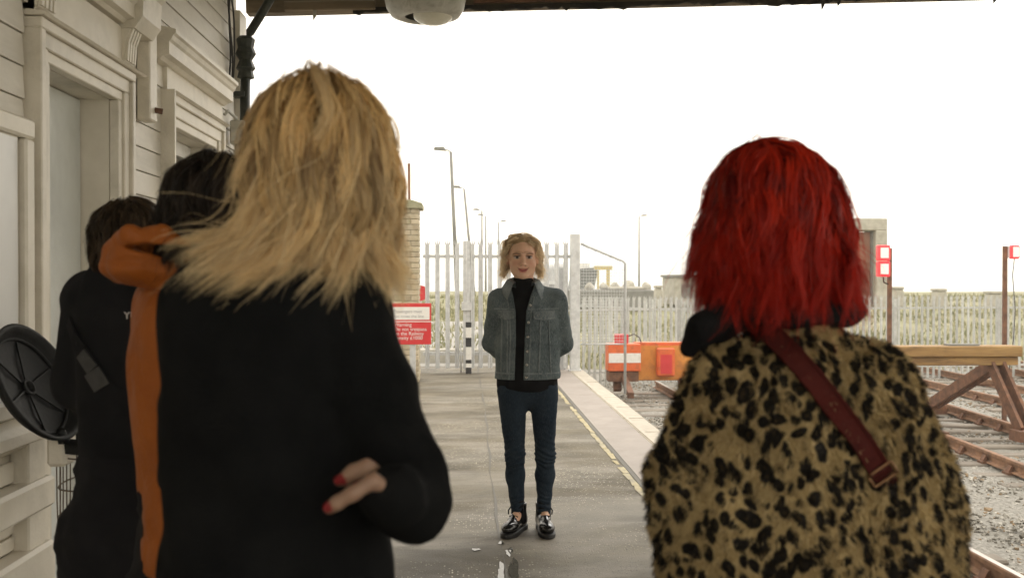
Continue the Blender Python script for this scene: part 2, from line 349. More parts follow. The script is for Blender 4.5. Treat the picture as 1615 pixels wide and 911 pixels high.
def puddle(cx, cy, rx, ry, seed):
    r = random.Random(seed); ph = [r.uniform(0, 6.3) for _ in range(4)]; m = MB(); m.v.append((cx, cy, .0045)); n = 40
    for i in range(n):
        t = 2*math.pi*i/n; k = 1+.25*math.sin(2*t+ph[0])+.18*math.sin(3*t+ph[1])+.14*math.sin(7*t+ph[2]); m.v.append((cx+rx*k*math.cos(t), cy+ry*k*math.sin(t), .0045))
    m.f += [(0, 1+i, 1+(i+1) % n) for i in range(n)]
    m.build('puddle', 'puddle_water', plat)
for i, a in enumerate([(.170, 4.80, .018, .17), (.235, 4.86, .020, .22), (.225, 5.20, .018, .07), (.19, 5.38, .012, .04), (.05, 5.25, .018, .025)]): puddle(*a, i)
for i in range(26):
    y0 = -7+i*.9; MB().box(1.60, XE+.004*random.uniform(-1, 1), y0+.006, y0+.894, -.16, .010+.004*random.uniform(-1, 1)).build('coping_stone', 'coping', plat, bevel=.012)
MB().box(1.62, 1.655, -7, 16.3, -.05, .0165).build('edge_line', 'coping', plat)
MB().box(1.58, 1.74, -7, 16.4, -1.3, -.165).build('platform_face', 'concrete', plat)
# loose stones of the track bed (nobody could count them)
def stones(n):
    base = np.array([(1, 0, 0), (-1, 0, 0), (0, 1, 0), (0, -1, 0), (0, 0, 1), (0, 0, -1)], float)
    fc = np.array([(0, 2, 4), (2, 1, 4), (1, 3, 4), (3, 0, 4), (2, 0, 5), (1, 2, 5), (3, 1, 5), (0, 3, 5)])
    Y = 5.5+20*rng.random(n)**1.5; X = 2.0+rng.random(n)*(.75*Y+1.5); X = np.where(X > 17, 17, X)
    Z = np.array([hground(x, y)+.035+.02*math.sin(3.1*x+1.7*y) for x, y in zip(X, Y)])
    s = rng.uniform(.012, .034, n)*np.where(rng.random(n) < .06, 1.7, 1)
    P = base[None]*rng.uniform(.55, 1.25, (n, 6, 1)); A = rng.normal(size=(n, 3, 3)); Q, _ = np.linalg.qr(A)
    P = np.einsum('nij,nkj->nki', Q, P)*s[:, None, None]; P[:, :, 2] *= .7
    P += np.stack([X, Y, Z+s*.25], 1)[:, None]
    F = (fc[None]+6*np.arange(n)[:, None, None]).reshape(-1, 3)
    t = rng.random(n)[:, None]; c = np.array((.13, .12, .10))*(1-t)+np.array((.46, .44, .40))*t; c = np.where(rng.random((n, 1)) < .12, np.array((.26, .19, .12)), c)
    o = link('ballast_stones', mesh_np('ballast_stones', P.reshape(-1, 3), F, 'stone_chip', np.repeat(c, 6, 0), False))
    o['kind'] = 'stuff'; tag(o, 'loose grey ballast stones between the railway tracks', 'ballast')
stones(45000)
# rough grass on the bank and by the gate
def grass(n):
    X = rng.uniform(-14, 34, n); Y = 16.8+45*rng.random(n)**1.3; ok = ~((X > 1.4) & (Y < 26.5)) & ~((X < 1.6) & (Y < 18.5) & (X > -3)); X, Y = X[ok], Y[ok]; n = len(X)
    cl = np.sin(X*.9+Y*.35)+np.sin(X*.33-Y*.8); keep = cl+rng.normal(size=n)*.7 > -.3; X, Y = X[keep], Y[keep]; n = len(X)
    Z = np.array([hground(x, y) for x, y in zip(X, Y)]); h = rng.uniform(.08, .30, n); wd = .012+.0006*Y; a = rng.uniform(0, 6.3, n)
    B = np.stack([X, Y, Z], 1); S = np.stack([np.cos(a)*wd, np.sin(a)*wd, 0*a], 1); T = B+np.stack([rng.normal(size=n)*.07, rng.normal(size=n)*.07, h], 1)
    V = np.stack([B-S, B+S, T], 1).reshape(-1, 3); t = rng.random((n, 1)); c = np.array((.15, .17, .075))*(1-t)+np.array((.38, .345, .21))*t
    o = link('rough_grass', mesh_np('rough_grass', V, np.arange(3*n).reshape(-1, 3), 'stone_chip', np.repeat(c, 3, 0), False)); o['kind'] = 'stuff'
    tag(o, 'dry yellow green rough grass beyond the gate and fence', 'grass')
grass(60000)
# ---------------------------------------------------------------- station building
bld = thing('station_building', (-1.6, 1.2, 0), 'cream painted weatherboarded station building with moulded door and window surrounds', 'building')
XW = -1.5
wl = MB(); X0 = -2.9
wl.box(X0, XW-.012, -6, 3.6, -.3, 3.3); wl.box(X0, XW-.012, 4.3, 5.13, -.3, 3.3); wl.box(X0, XW-.012, 5.92, 6.66, -.3, 3.3)
wl.box(X0, XW-.012, 3.6, 4.3, 2.19, 3.3); wl.box(X0, XW-.012, 5.13, 5.92, 2.2, 3.3); wl.box(X0, XW-.012, 5.13, 5.92, -.3, 1.1)
wl.box(X0, XW-.19, 3.6, 4.3, -.3, 2.19); wl.box(X0, XW-.5, 5.13, 5.92, 1.1, 2.2)
wall = wl.build('wall', 'cream_paint', bld)
cache = {}
def board(y0, y1, z):
    L = round(y1-y0, 3)
    if L not in cache:
        cache[L] = MB().prism([(-.012, .003), (.010, .003), (.011, .008), (.004, .1095), (-.012, .1095)], 'y', 0, L).mesh('weatherboard', 'board_paint')
    inst('weatherboard', cache[L], wall, (XW+random.uniform(-.001, .001), y0, z))
for k in range(22):
    z = .93+.1105*k
    if z < 2.26:
        board(-5.9, 3.44, z); board(4.53, 4.955, z); board(6.26, 6.50, z)
        if z < 1.0: board(4.96, 6.255, z)
    else: board(-5.9, .9, z); board(.905, 6.50, z)
# plinth panelling: stile, thick rails over recessed boards
pn = XW-.011
pan = MB().box(pn, XW+.012, -5.9, 3.44, .02, .90).build('dado_panel', 'cream_paint', bld)
MB().box(XW+.0125, XW+.075, 3.31, 3.44, .02, .90).build('dado_stile', 'cream_paint', pan, bevel=.006)
MB().box(XW+.0125, XW+.075, .6, .74, .02, .90).build('dado_stile', 'cream_paint', pan, bevel=.006)
for z0, z1 in ((.66, .765), (.36, .545), (.03, .22)):
    MB().box(XW+.0125, XW+.098, .5, 3.47, z0, z1).build('dado_rail', 'cream_paint', pan, bevel=.012)
for z0, z1 in ((.766, .84), (.60, .659), (.546, .598), (.29, .359), (.221, .288)):
    MB().box(XW+.0125, XW+.03, .75, 3.308, z0+.003, z1-.003).build('dado_board', 'cream_paint', pan, bevel=.004)
MB().prism([(XW-.01, .875), (XW+.05, .875), (XW+.085, .90), (XW+.085, .935), (XW+.06, .955), (XW+.03, .975), (XW-.01, .985)], 'y', -5.9, 3.445).build('dado_rail_moulding', 'cream_paint', pan)
MB().box(XW-.01, XW+.05, 4.53, 6.5, .02, .925).build('plinth', 'cream_paint', bld)
# notice board
nb = thing('notice_board', (XW+.03, 2.85, 1.0), 'cream framed notice board holding a pale poster on the boarded wall', 'notice board')
MB().box(XW+.016, XW+.036, 2.30, 3.33, 1.03, 1.90).build('backing', 'cream_paint', nb)
MB().box(XW+.0365, XW+.039, 2.34, 3.32, 1.04, 1.89).build('poster', 'poster', nb)
for y0, y1, z0, z1 in ((2.22, 3.41, 1.895, 1.96), (2.22, 3.41, .985, 1.04)): MB().box(XW+.016, XW+.06, y0, y1, z0, z1).build('frame_rail', 'cream_paint', nb, bevel=.008)
for y0, y1 in ((2.22, 2.285), (3.345, 3.41)): MB().box(XW+.016, XW+.058, y0, y1, 1.041, 1.894).build('frame_stile', 'cream_paint', nb, bevel=.008)
# moulded surrounds
def surround(parent, y0, y1, zt, zb, wd, casing_top):
    """architrave of three stepped fillets round an opening y0..y1"""
    steps = [(0, .30, .030), (.30, .72, .042), (.72, 1.0, .058)]
    for a, b, d in steps:
        MB().box(XW-.011, XW+d, y0-wd*b, y0-wd*a, zb, zt+wd*a).build('architrave', 'cream_paint', parent, bevel=.004)
        MB().box(XW-.011, XW+d, y1+wd*a, y1+wd*b, zb, zt+wd*a).build('architrave', 'cream_paint', parent, bevel=.004)
        MB().box(XW-.011, XW+d+.001, y0-wd*b, y1+wd*b, zt+wd*a, zt+wd*b).build('architrave', 'cream_paint', parent, bevel=.004)
def cornice(parent, y0, y1, z, h, d):
    pr = [(XW-.01, z), (XW+.45*d, z), (XW+.62*d, z+.10*h), (XW+.90*d, z+.16*h), (XW+.90*d, z+.58*h), (XW+1.0*d, z+.66*h), (XW+1.08*d, z+.8*h), (XW+1.2*d, z+.86*h), (XW+1.2*d, z+h), (XW-.01, z+h+.03)]
    MB().prism(pr, 'y', y0, y1).build('cornice', 'cream_paint', parent)
def corbel(parent, y0, y1, z0, z1):
    o = MB().prism([(XW+.03, z0), (XW+.045, z0+.01), (XW+.050, z0+.09), (XW+.075, z1), (XW-.01, z1), (XW-.01, z0)], 'y', y0, y1).build('corbel', 'cream_paint', parent)
    n = 4; wd = (y1-y0)/n
    for i in range(n):
        c = y0+wd*(i+.5); MB().bar((XW+.048, c, z0+.015), (XW+.053, c, z0+.09), wd*.55, .014, (1, 0, 0)).build('flute', 'cream_paint', o)
        MB().bar((XW+.0535, c, z0+.092), (XW+.077, c, z1-.008), wd*.55, .012, (1, 0, 0)).build('flute', 'cream_paint', o)
door = MB().box(XW-.17, XW-.13, 3.605, 4.295, .02, 2.185).build('door', 'door_paint', bld)
tag(door, 'plain pale grey weathered door leaf')
MB().lathe([(0, -.025), (.02, -.025), (.026, -.01), (.02, .005), (.012, .01), (.012, .04)], (XW-.105, 3.69, 1.02), 16, 'z').build('door_knob', 'brass', door, True)
MB().box(XW-.1295, XW-.126, 3.63, 4.27, .04, .28).build('kick_plate', 'door_paint', door)
ds = MB().box(XW-.1, XW+.03, 3.46, 4.50, 0, .035).build('door_step', 'concrete', bld)
dsur = MB().box(XW-.013, XW-.009, 3.45, 4.52, 2.32, 2.5).build('door_surround', 'cream_paint', bld)
surround(dsur, 3.6, 4.3, 2.19, .036, .135, 2.33)
MB().box(XW-.011, XW+.032, 3.47, 4.50, 2.345, 2.505).build('frieze', 'cream_paint', dsur)
MB().prism([(XW, 2.327), (XW+.07, 2.327), (XW+.08, 2.335), (XW+.066, 2.343), (XW, 2.343)], 'y', 3.455, 4.525).build('bead', 'cream_paint', dsur)
corbel(dsur, 3.47, 3.60, 2.35, 2.515); corbel(dsur, 4.33, 4.45, 2.35, 2.515)
cornice(dsur, 3.40, 4.575, 2.518, .13, .10)
MB().prism([(XW-.01, 2.50), (XW+.09, 2.50), (XW+.125, 2.55), (XW+.13, 2.66), (XW+.15, 2.68), (XW+.15, 2.70), (XW-.01, 2.71)], 'y', 4.32, 4.57).build('cornice_block', 'cream_paint', dsur)
# hanging timber drop between door and window, with a cut pipe end
dr = MB().box(XW+.014, XW+.075, 4.575, 4.68, 2.15, 2.62).build('timber_drop', 'cream_paint', bld, bevel=.006)
MB().tube([(XW+.07, 4.65, 2.205), (XW+.105, 4.66, 2.20)], .013, 10).build('pipe_stub', 'rust', dr, True)
# window
wsur = MB().box(XW-.013, XW-.009, 4.96, 6.25, 2.32, 2.46).build('window_surround', 'cream_paint', bld)
surround(wsur, 5.13, 5.92, 2.2, 1.1, .15, 2.35)
MB().box(XW-.011, XW+.075, 4.955, 4.979, 1.0, 2.36).build('edge_batten', 'cream_paint', wsur)
MB().box(XW-.011, XW+.03, 4.985, 6.10, 2.355, 2.485).build('frieze', 'cream_paint', wsur)
MB().prism([(XW, 2.345), (XW+.07, 2.345), (XW+.085, 2.352), (XW+.07, 2.36), (XW, 2.36)], 'y', 4.98, 6.08).build('bead', 'cream_paint', wsur)
cornice(wsur, 4.80, 6.10, 2.475, .14, .105)
win = MB().box(XW-.16, XW-.11, 5.135, 5.195, 1.105, 2.195).box(XW-.16, XW-.11, 5.855, 5.915, 1.105, 2.195).box(XW-.161, XW-.109, 5.196, 5.854, 2.12, 2.196).box(XW-.161, XW-.109, 5.196, 5.854, 1.105, 1.17).build('window', 'white_paint', bld)
for y in (5.515,): MB().box(XW-.155, XW-.118, y-.014, y+.014, 1.171, 2.119).build('glazing_bar', 'white_paint', win)
for z in (1.50, 1.80): MB().box(XW-.156, XW-.117, 5.197, 5.853, z-.013, z+.013).build('glazing_bar', 'white_paint', win)
MB().box(XW-.140, XW-.134, 5.197, 5.853, 1.171, 2.119).build('pane', 'window_glass', win)
MB().box(XW-.24, XW-.235, 5.14, 5.60, 1.1, 2.19).build('blind', 'sign_white', win)
MB().box(XW-.12, XW+.09, 4.99, 6.06, 1.05, 1.10).build('sill', 'cream_paint', wsur, bevel=.008)
MB().box(XW-.011, XW+.045, 6.505, 6.66, .0, 3.16).build('corner_board', 'cream_paint', bld)
MB().box(XW-.3, XW+.043, 6.661, 6.70, .0, 3.16).build('corner_board', 'cream_paint', bld)
# downpipe, junction box, cables
dp = thing('downpipe', (XW+.09, 6.42, 0), 'dark iron downpipe bending out of the canopy beside the white corner board', 'drainpipe')
MB().tube([(XW+.30, 6.44, 3.30), (XW+.22, 6.44, 3.16), (XW+.125, 6.43, 3.0), (XW+.10, 6.42, 2.93)], .028, 12).build('swan_neck', 'dark_pipe', dp, True)
MB().tube([(XW+.10, 6.42, 2.90), (XW+.09, 6.42, 2.2), (XW+.09, 6.42, .02)], .032, 12).build('pipe', 'dark_pipe', dp, True)
MB().lathe([(.03, -.2), (.055, -.19), (.045, -.15), (.062, -.13), (.04, -.08), (.066, -.04), (.05, 0), (.06, .05), (.04, .07)], (XW+.10, 6.42, 2.90), 10).build('collar', 'dark_pipe', dp)
for z in (2.60, 1.5): MB().bar((XW+.02, 6.42, z), (XW+.10, 6.42, z), .10, .03).build('bracket', 'dark_pipe', dp)
jb = thing('junction_box', (XW+.06, 6.32, 2.3), 'small grey electrical junction box with looping cables beneath the window cornice', 'junction box')
MB().box(XW+.03, XW+.12, 6.28, 6.38, 2.27, 2.42).build('box', 'box_grey', jb, bevel=.008)
MB().box(XW+.04, XW+.11, 6.27, 6.2795, 2.29, 2.36).build('cover', 'lamp_grey', jb)
MB().tube([(XW+.07, 6.30, 2.43), (XW+.03, 6.24, 2.47), (XW+.02, 6.2, 2.44)], .010, 8).build('conduit', 'lamp_grey', jb, True)
MB().tube([(XW+.07, 6.32, 2.27), (XW+.05, 6.31, 2.1), (XW+.06, 6.32, 1.95), (XW+.05, 6.31, 1.2)], .012, 8).build('conduit', 'lamp_grey', jb, True)
for i, (ya, yb, sw) in enumerate(((6.22, 6.30, .04), (6.16, 6.33, .02), (6.30, 6.29, .0))):
    cb = MB().tube([(XW+.03+sw*math.sin(math.pi*t), ya+(yb-ya)*t+.02*math.sin(9*t+i), 3.28-.68*t) for t in np.linspace(0, 1, 12)], .006, 6).build('hanging_cable', 'cable', None, True)
    tag(cb, ['thin dark cable bowing out from the boards beside the downpipe', 'thin dark cable slanting along the boards towards the downpipe', 'thin dark cable running straight down close to the downpipe'][i], 'cable', 'cables beside the downpipe')
# ---------------------------------------------------------------- canopy
can = thing('platform_canopy', (2.0, 6.5, 3.2), 'weathered brown timber canopy roof with a ragged tarred fascia', 'canopy')
def zc(x): return 3.168+(x+1.51)*.0345
for k in range(22):
    y0 = -1.68+k*.38; rf = MB().bar((-2.9, y0+.19, zc(-2.9)+.20), (6.4, y0+.19, zc(6.4)+.20), .374, .04, (0, 0, 1)); rf.build('roof_board', 'roof_ply', can)
MB().bar((-1.46, 6.74, zc(-1.46)+.085), (6.4, 6.74, zc(6.4)+.085), .10, .13).build('fascia_beam', 'beam_wood', can, bevel=.006)
MB().bar((-1.2, 6.66, zc(-1.2)+.05), (-.6, 6.66, zc(-.6)+.045), .05, .06).build('packing_block', 'beam_wood', can, bevel=.006)
rg = MB(); x = -.75; r = random.Random(4); prev = 0
tp, bt = [], []
while x < 6.3:
    prev = .7*prev+r.uniform(-.008, .008); tp.append((x, zc(x)+.035)); bt.append((x, zc(x)+.004+prev*(1.6 if x > 0 else .6)-(.012 if r.random() < .07 else 0))); x += r.uniform(.02, .07)
n = len(tp)
for y in (6.665, 6.689): rg.v += [(p[0], y, p[1]) for p in tp]+[(p[0], y, p[1]) for p in bt]
for i in range(n-1):
    rg.f += [(i, i+1, n+i+1, n+i), (2*n+i, 2*n+i+1, 3*n+i+1, 3*n+i), (n+i, n+i+1, 3*n+i+1, 3*n+i), (i, i+1, 2*n+i+1, 2*n+i)]
rg.build('tar_flashing', 'dark_tar', can)
MB().bar((.05, 6.655, zc(.05)+.055), (6.3, 6.655, zc(6.3)+.055), .018, .022).build('cable_conduit', 'rust', can)
for x, h in ((-1.0, .05), (2.41, .06), (2.52, .035), (3.6, .04)):
    MB().prism([(x-.012, zc(x)+.03), (x+.014, zc(x)+.03), (x+.012, zc(x)-h*.4), (x-.008, zc(x)-h)], 'y', 6.645, 6.650).build('hanging_scrap', 'dark_tar' if x > 0 else 'box_grey', can)
for y in (-1.0, 2.0, 4.8): MB().bar((-1.46, y, zc(-1.46)+.10), (6.4, y, zc(6.4)+.10), .12, .15).build('rafter', 'beam_wood', can)
MB().bar((6.0, -1.6, zc(6)-.06), (6.0, 6.70, zc(6)-.06), .16, .16).build('purlin', 'beam_wood', can)
for y in (6.2, -1.5): MB().box(5.92, 6.08, y-.08, y+.08, ZB, zc(6)-.145).build('canopy_post', 'beam_wood', can, bevel=.01)
cl = thing('ceiling_light', (-.27, 6.48, 3.2), 'round grey bulkhead light with a glass dome hanging from the canopy edge', 'light')
c = (-.262, 6.45, 3.12)
MB().lathe([(.0, .17), (.262, .17), (.262, .11), (.25, .05), (.22, .005), (.18, -.01), (.135, -.012), (.13, .0)], c, 40).build('housing', 'lamp_grey', cl, True)
MB().lathe([(.128, .0), (.12, -.022), (.09, -.042), (.05, -.054), (0.001, -.058)], (c[0]+.05, c[1]-.02, c[2]), 40).build('dome', 'lamp_glass', cl, True)
MB().box(c[0]-.12, c[0]+.12, c[1]-.1, c[1]+.26, c[2]+.171, c[2]+.25).build('mounting', 'lamp_grey', cl)
# ---------------------------------------------------------------- tracks
def rail_mesh(L):
    pr = [(-.07, 0), (.07, 0), (.07, .012), (.012, .03), (.010, .10), (.035, .112), (.036, .148), (.028, .155), (-.028, .155), (-.036, .148), (-.035, .112), (-.010, .10), (-.012, .03), (-.07, .012)]
    return MB().prism(pr, 'y', 0, L).mesh('rail', 'rail_rust')
def shine_mesh(L): return MB().box(-.026, .026, 0, L, .1555, .158).mesh('rail_head', 'rail_top')
slm = MB().box(-1.25, 1.25, -.125, .125, -.09, .045).mesh('sleeper', 'sleeper', bevel=.02)
chm = MB().box(-.12, .12, -.085, .085, .045, .075).prism([(-.10, .075), (-.04, .075), (-.04, .15), (-.06, .15)], 'y', -.05, .05).prism([(.10, .075), (.04, .075), (.04, .15), (.06, .15)], 'y', -.05, .05).mesh('rail_chair', 'rust')
def track(xc, y0, y1, lean, label, chairs_to, bright=False):
    rz = -math.atan(lean); t = thing('railway_track', (xc, y0, ZB+.02), label, 'railway track', None, rz); ca, sa = math.cos(rz), math.sin(rz); L = y1-y0
    for s in (-1, 1):
        o = link('rail', rail_mesh(L), t); o.location = (s*.755, 0, .06)
        if bright: q = link('rail_head', shine_mesh(L), o)
    k = 0; y = .3
    while y < L-.2:
        o = link('sleeper', slm, t); o.location = (random.uniform(-.03, .03), y, random.uniform(-.008, .008)); o.rotation_euler = (0, 0, random.uniform(-.012, .012))
        if y+y0 < chairs_to:
            for s in (-1, 1):
                q = link('rail_chair', chm, o); q.location = (s*.755-o.location.x, 0, 0)
        y += .72
    return t
track(3.57, -6, 22.5, .0, 'railway track with a bright railhead beside the platform edge', 12, True)
track(6.98, 2, 23, .075, 'rusty railway track running under the timber buffer stop', 24)
track(11.0, 6, 32, .02, 'rusty railway track between the timber buffer stop and the palisade fence', 20)
track(14.6, 10, 31, .02, 'rusty railway track close along the palisade fence', 0)
# red buffer stop
bs = thing('red_buffer_stop', (3.9, 21.2, ZB), 'orange and white painted steel buffer stop with a red lamp at the platform end', 'buffer stop')
y0 = 20.8
bm_ = MB().box(3.60, 5.2, y0+.15, y0+.5, -.72, .075).build('cross_beam', 'ochre_paint', bs, bevel=.02)
MB().box(3.605, 5.19, y0+.149, y0+.501, .02, .085).build('beam_cap', 'orange_paint', bm_)
pnl = MB().box(2.97, 3.66, y0-.1, y0+.35, -.50, .07).build('target_panel', 'orange_paint', bs, bevel=.015)
MB().box(2.98, 3.655, y0-.105, y0-.101, -.32, -.12).build('white_band', 'white_paint', pnl)
MB().box(2.99, 3.62, y0-.05, y0+.33, -.72, -.51).build('packing', 'rust', bs)
for x in (3.2, 4.6):
    MB().bar((x, y0+.1, ZB+.2), (x+.0, y0+.2, -.70), .16, .16).build('leg', 'rust', bs); MB().bar((x+.1, y0-1.0, ZB+.22), (x+.12, y0+.2, -.60), .12, .12).build('brace', 'rust', bs)
bx_ = MB().box(4.02, 4.40, y0-.02, y0+.149, -.62, -.02).build('buffer_housing', 'orange_paint', bs, bevel=.03)
MB().box(4.09, 4.33, y0-.03, y0-.021, -.56, -.16).build('buffer_recess', 'sign_red', bx_)
rl = thing('red_stop_lamp', (3.28, y0+.1, .075), 'red box lamp with a looped cable on top of the orange buffer stop', 'lamp')
MB().box(3.13, 3.42, y0+.02, y0+.2, .076, .27).build('lamp_case', 'sign_red', rl, bevel=.02)
MB().tube([(3.42, y0+.1, .22), (3.55, y0+.1, .27), (3.66, y0+.1, .2), (3.70, y0+.1, .09)], .012, 6).build('cable', 'cable', rl, True)
# timber buffer stop
ts = thing('timber_buffer_stop', (7.8, 15.6, ZB), 'timber beam buffer stop on rusty raking steel legs', 'buffer stop')
def tx(x, y): return x+.075*(y-15.5)
yb = 15.5
tb = MB().box(6.55, 8.82, yb-.12, yb+.22, .20, .37).build('top_beam', 'timber_beam', ts, bevel=.015)
MB().box(6.62, 8.78, yb-.06, yb+.16, .06, .195).build('lower_beam', 'timber_beam', ts, bevel=.012)
MB().box(7.65, 8.15, yb-.05, yb+.12, .371, .40).build('cover_plate', 'concrete_dark', ts)
for xr in (7.02, 8.50):
    for d in (-.09, .09): MB().bar((xr+d*.9, yb-.75, ZB+.24), (xr+d-.04, yb+.02, .06), .05, .20, (0, 1, 0)).build('front_leg', 'rust', ts)
    for d in (-.07, .07): MB().bar((xr+d-.02, yb+2.3, ZB+.24), (xr+d-.06, yb+.05, .05), .05, .18, (0, 1, 0)).build('raking_leg', 'rust', ts)
    MB().bar((xr-.02, yb-.1, -.25), (xr+.0, yb+.9, -.35), .03, .03).build('tie_rod', 'rust', ts)
    MB().box(xr-.2, xr+.2, yb+2.15, yb+2.45, ZB+.10, ZB+.26).build('foot_plate', 'rust', ts)
    MB().box(xr-.2, xr+.2, yb-.95, yb-.65, ZB+.10, ZB+.26).build('foot_plate', 'rust', ts)
# red lamps on posts
a = at(1403, 415, 16.5); ld = thing('red_lamp_post', (a[0], 16.5, ZB), 'red lamp post with two stacked lit red lamps', 'lamp post', 'red lamp posts by the timber buffer stop')
MB().box(a[0]-.03, a[0]+.03, 16.47, 16.53, ZB-.1, 1.95).build('post', 'rust', ld)
for z in (1.60, 1.87):
    lc = MB().box(a[0]-.24, a[0]-.035, 16.38, 16.50, z-.13, z+.13).build('lamp_case', 'red_lamp_rim', ld, bevel=.015)
    MB().box(a[0]-.205, a[0]-.07, 16.372, 16.3795, z-.085, z+.085).build('lens', 'red_lamp_lit', lc)
MB().tube([(a[0]-.14, 16.42, 1.46), (a[0]-.13, 16.43, 1.38), (a[0]-.02, 16.5, 1.34)], .012, 6).build('cable', 'cable', ld, True)
a = at(1585, 396, 16.9); lr = thing('red_lamp_post', (a[0], 16.9, ZB), 'red lamp post with one lit lamp at the top and a dangling cable', 'lamp post', 'red lamp posts by the timber buffer stop')
MB().box(a[0]-.03, a[0]+.03, 16.87, 16.93, ZB-.1, 2.0).build('post', 'rust', lr)
lc = MB().box(a[0]+.07, a[0]+.23, 16.80, 16.95, 1.78, 2.02).build('lamp_case', 'red_lamp_rim', lr, bevel=.03)
MB().box(a[0]+.09, a[0]+.20, 16.792, 16.7995, 1.815, 1.985).build('lens', 'red_lamp_lit', lc)
MB().box(a[0]+.031, a[0]+.069, 16.86, 16.94, 1.80, 2.0).build('mount', 'galv', lr)
MB().tube([(a[0]+.15, 16.87, 1.78), (a[0]+.12, 16.87, 1.5), (a[0]+.17, 16.87, .9), (a[0]+.15, 16.88, .4), (a[0]+.05, 16.9, -.4)], .008, 6).build('cable', 'cable', lr, True)
# ---------------------------------------------------------------- palisade gate and fences
def pale_mesh(h, wd=.068, name='pale', mat='galv', rounded=True):
    m = MB(); w2 = wd/2                                           # W-section pale with a splayed three-point head
    prof = [(-w2, .012), (-w2*.55, -.012), (0, -.004), (w2*.55, -.012), (w2, .012), (w2, .018), (w2*.5, -.004), (0, .004), (-w2*.5, -.004), (-w2, .018)]
    m.prism(prof, 'z', 0, h-.13)
    zz = h-.13
    m.prism([(-w2, zz), (w2, zz), (w2*.75, zz+.035), (-w2*.75, zz+.035)], 'y', -.008, .012)
    for s in (-1, 0, 1):
        m.add([(s*w2*.75-.013, -.004, zz+.03), (s*w2*.75+.013, -.004, zz+.03), (s*w2*.75+.013, .008, zz+.03), (s*w2*.75-.013, .008, zz+.03), (s*w2*(1.15 if s else 1), .002-abs(s)*.02, h-(.02 if s else 0))], [(0, 1, 4), (1, 2, 4), (2, 3, 4), (3, 0, 4), (3, 2, 1, 0)])
    return m.mesh(name, mat)
YG = 15.4
pm = pale_mesh(2.0); gg = thing('palisade_gate', (.5, YG, 0), 'tall galvanised steel palisade double gate closing the platform end', 'gate')
def gx(px): return float(at(px, 480, YG)[0])
xsP = [674, 690, 706, 721, 745, 758, 773, 788, 802, 817, 831, 847, 862, 878, 892]
for px in xsP: inst('pale', pm, gg, (gx(px), YG-.03, .06))
for x0, x1 in ((gx(667), gx(731)), (gx(739), gx(899))):
    for z in (.28, 1.78): MB().box(x0, x1, YG-.012, YG+.038, z-.025, z+.025).build('rail', 'galv', gg)
for px in (733.5, 739): MB().box(gx(px)-.03, gx(px)+.022, YG-.02, YG+.045, .04, 2.02).build('stile', 'galv', gg)
MB().tube([(gx(727), YG-.06, .0), (gx(727), YG-.06, .5)], .012, 8).build('drop_bolt', 'galv', gg, True)
MB().box(gx(728), gx(744), YG-.055, YG-.025, .95, 1.08).build('lock_box', 'galv', gg)
gp = MB().box(gx(899), gx(914), YG-.08, YG+.08, -.9, 2.13).build('gate_post', 'galv', gg, bevel=.008)
MB().box(gx(899)-.02, gx(914)+.02, YG-.10, YG+.10, 0.005, .03).build('base_plate', 'galv', gp)
# wing of wire mesh leaning out over the track side
wg = thing('mesh_wing', (gx(915), YG, 0), 'sloped wire mesh panel in a tube frame beside the gate post', 'mesh panel')
xa, xb = gx(915)+.01, gx(986); za, zb_ = 1.98, 1.70
MB().tube([(xa, YG, za), (xb-.03, YG, zb_+.01), (xb, YG, zb_-.03), (xb, YG, -.35)], .022, 8).build('frame_tube', 'galv', wg, True)
MB().tube([(xa, YG, .42), (xb, YG, .42)], .012, 8).build('frame_tube', 'galv', wg, True)
wm = MB()
for i in range(1, 16):
    x = xa+(xb-xa)*i/16; wm.tube([(x, YG, .42), (x, YG, za+(zb_-za)*i/16)], .0028, 4, False)
for j in range(1, 32):
    z = .42+j*.048; xe = xb if z < zb_ else xa+(xb-xa)*(za-z)/(za-zb_)
    if xe > xa+.03: wm.tube([(xa, YG, z), (xe, YG, z)], .0028, 4, False)
wmo = wm.build('wire_mesh', 'galv', wg); wmo['kind'] = 'stuff'
# fence returning along the platform end beyond the gate
def fence(name, pts, h, gap, label, mat, sizes=.068, group=None, postgap=2.7):
    f = thing(name, (pts[0][0], pts[0][1], pts[0][2]), label, 'fence', group); pmh = pale_mesh(h, sizes, 'pale', mat)
    for (a, b) in zip(pts[:-1], pts[1:]):
        a, b = Vector(a), Vector(b); d = b-a; L = Vector((d.x, d.y, 0)).length; n = int(L/gap); an = math.atan2(d.y, d.x); nrm = Vector((math.sin(an), -math.cos(an), 0))
        for i in range(n+1):
            p = a+d*((i+.5)/(n+1)); inst('pale', pmh, f, p+nrm*.03, (0, 0, an))
        for z in (.35, h-.35): MB().bar(a+Vector((0, 0, z)), b+Vector((0, 0, z)), .05, .05).build('rail', mat, f)
        k = max(1, int(L/postgap))
        for i in range(k+1):
            p = a+d*(i/k)-nrm*.05; MB().box(p.x-.05, p.x+.05, p.y-.04, p.y+.04, p.z-.15, p.z+h-.12).build('post', mat, f)
    return f
fence('palisade_fence', [(gx(893), YG+.25, .0), (1.15, 19.5, .0)], 1.72, .155, 'short palisade fence running back from the gate post', 'galv')
fence('palisade_fence', [(2.1, 22.9, ZB), (5.2, 24.2, ZB), (16.5, 25.2, ZB), (26, 25.6, ZB)], 2.17, .158, 'long grey palisade fence behind the tracks and buffer stops', 'galv_far')
fence('palisade_fence', [(2.3, 30.5, -.72), (9.0, 27.4, -1.0)], 1.75, .19, 'second lower palisade fence slanting behind the orange buffer stop', 'galv_far')
fence('palisade_fence', [(-9, 15.0, 0), (-1.35, 15.0, 0)], 2.0, .155, 'palisade fence joining the brick pillar on its left side', 'galv')
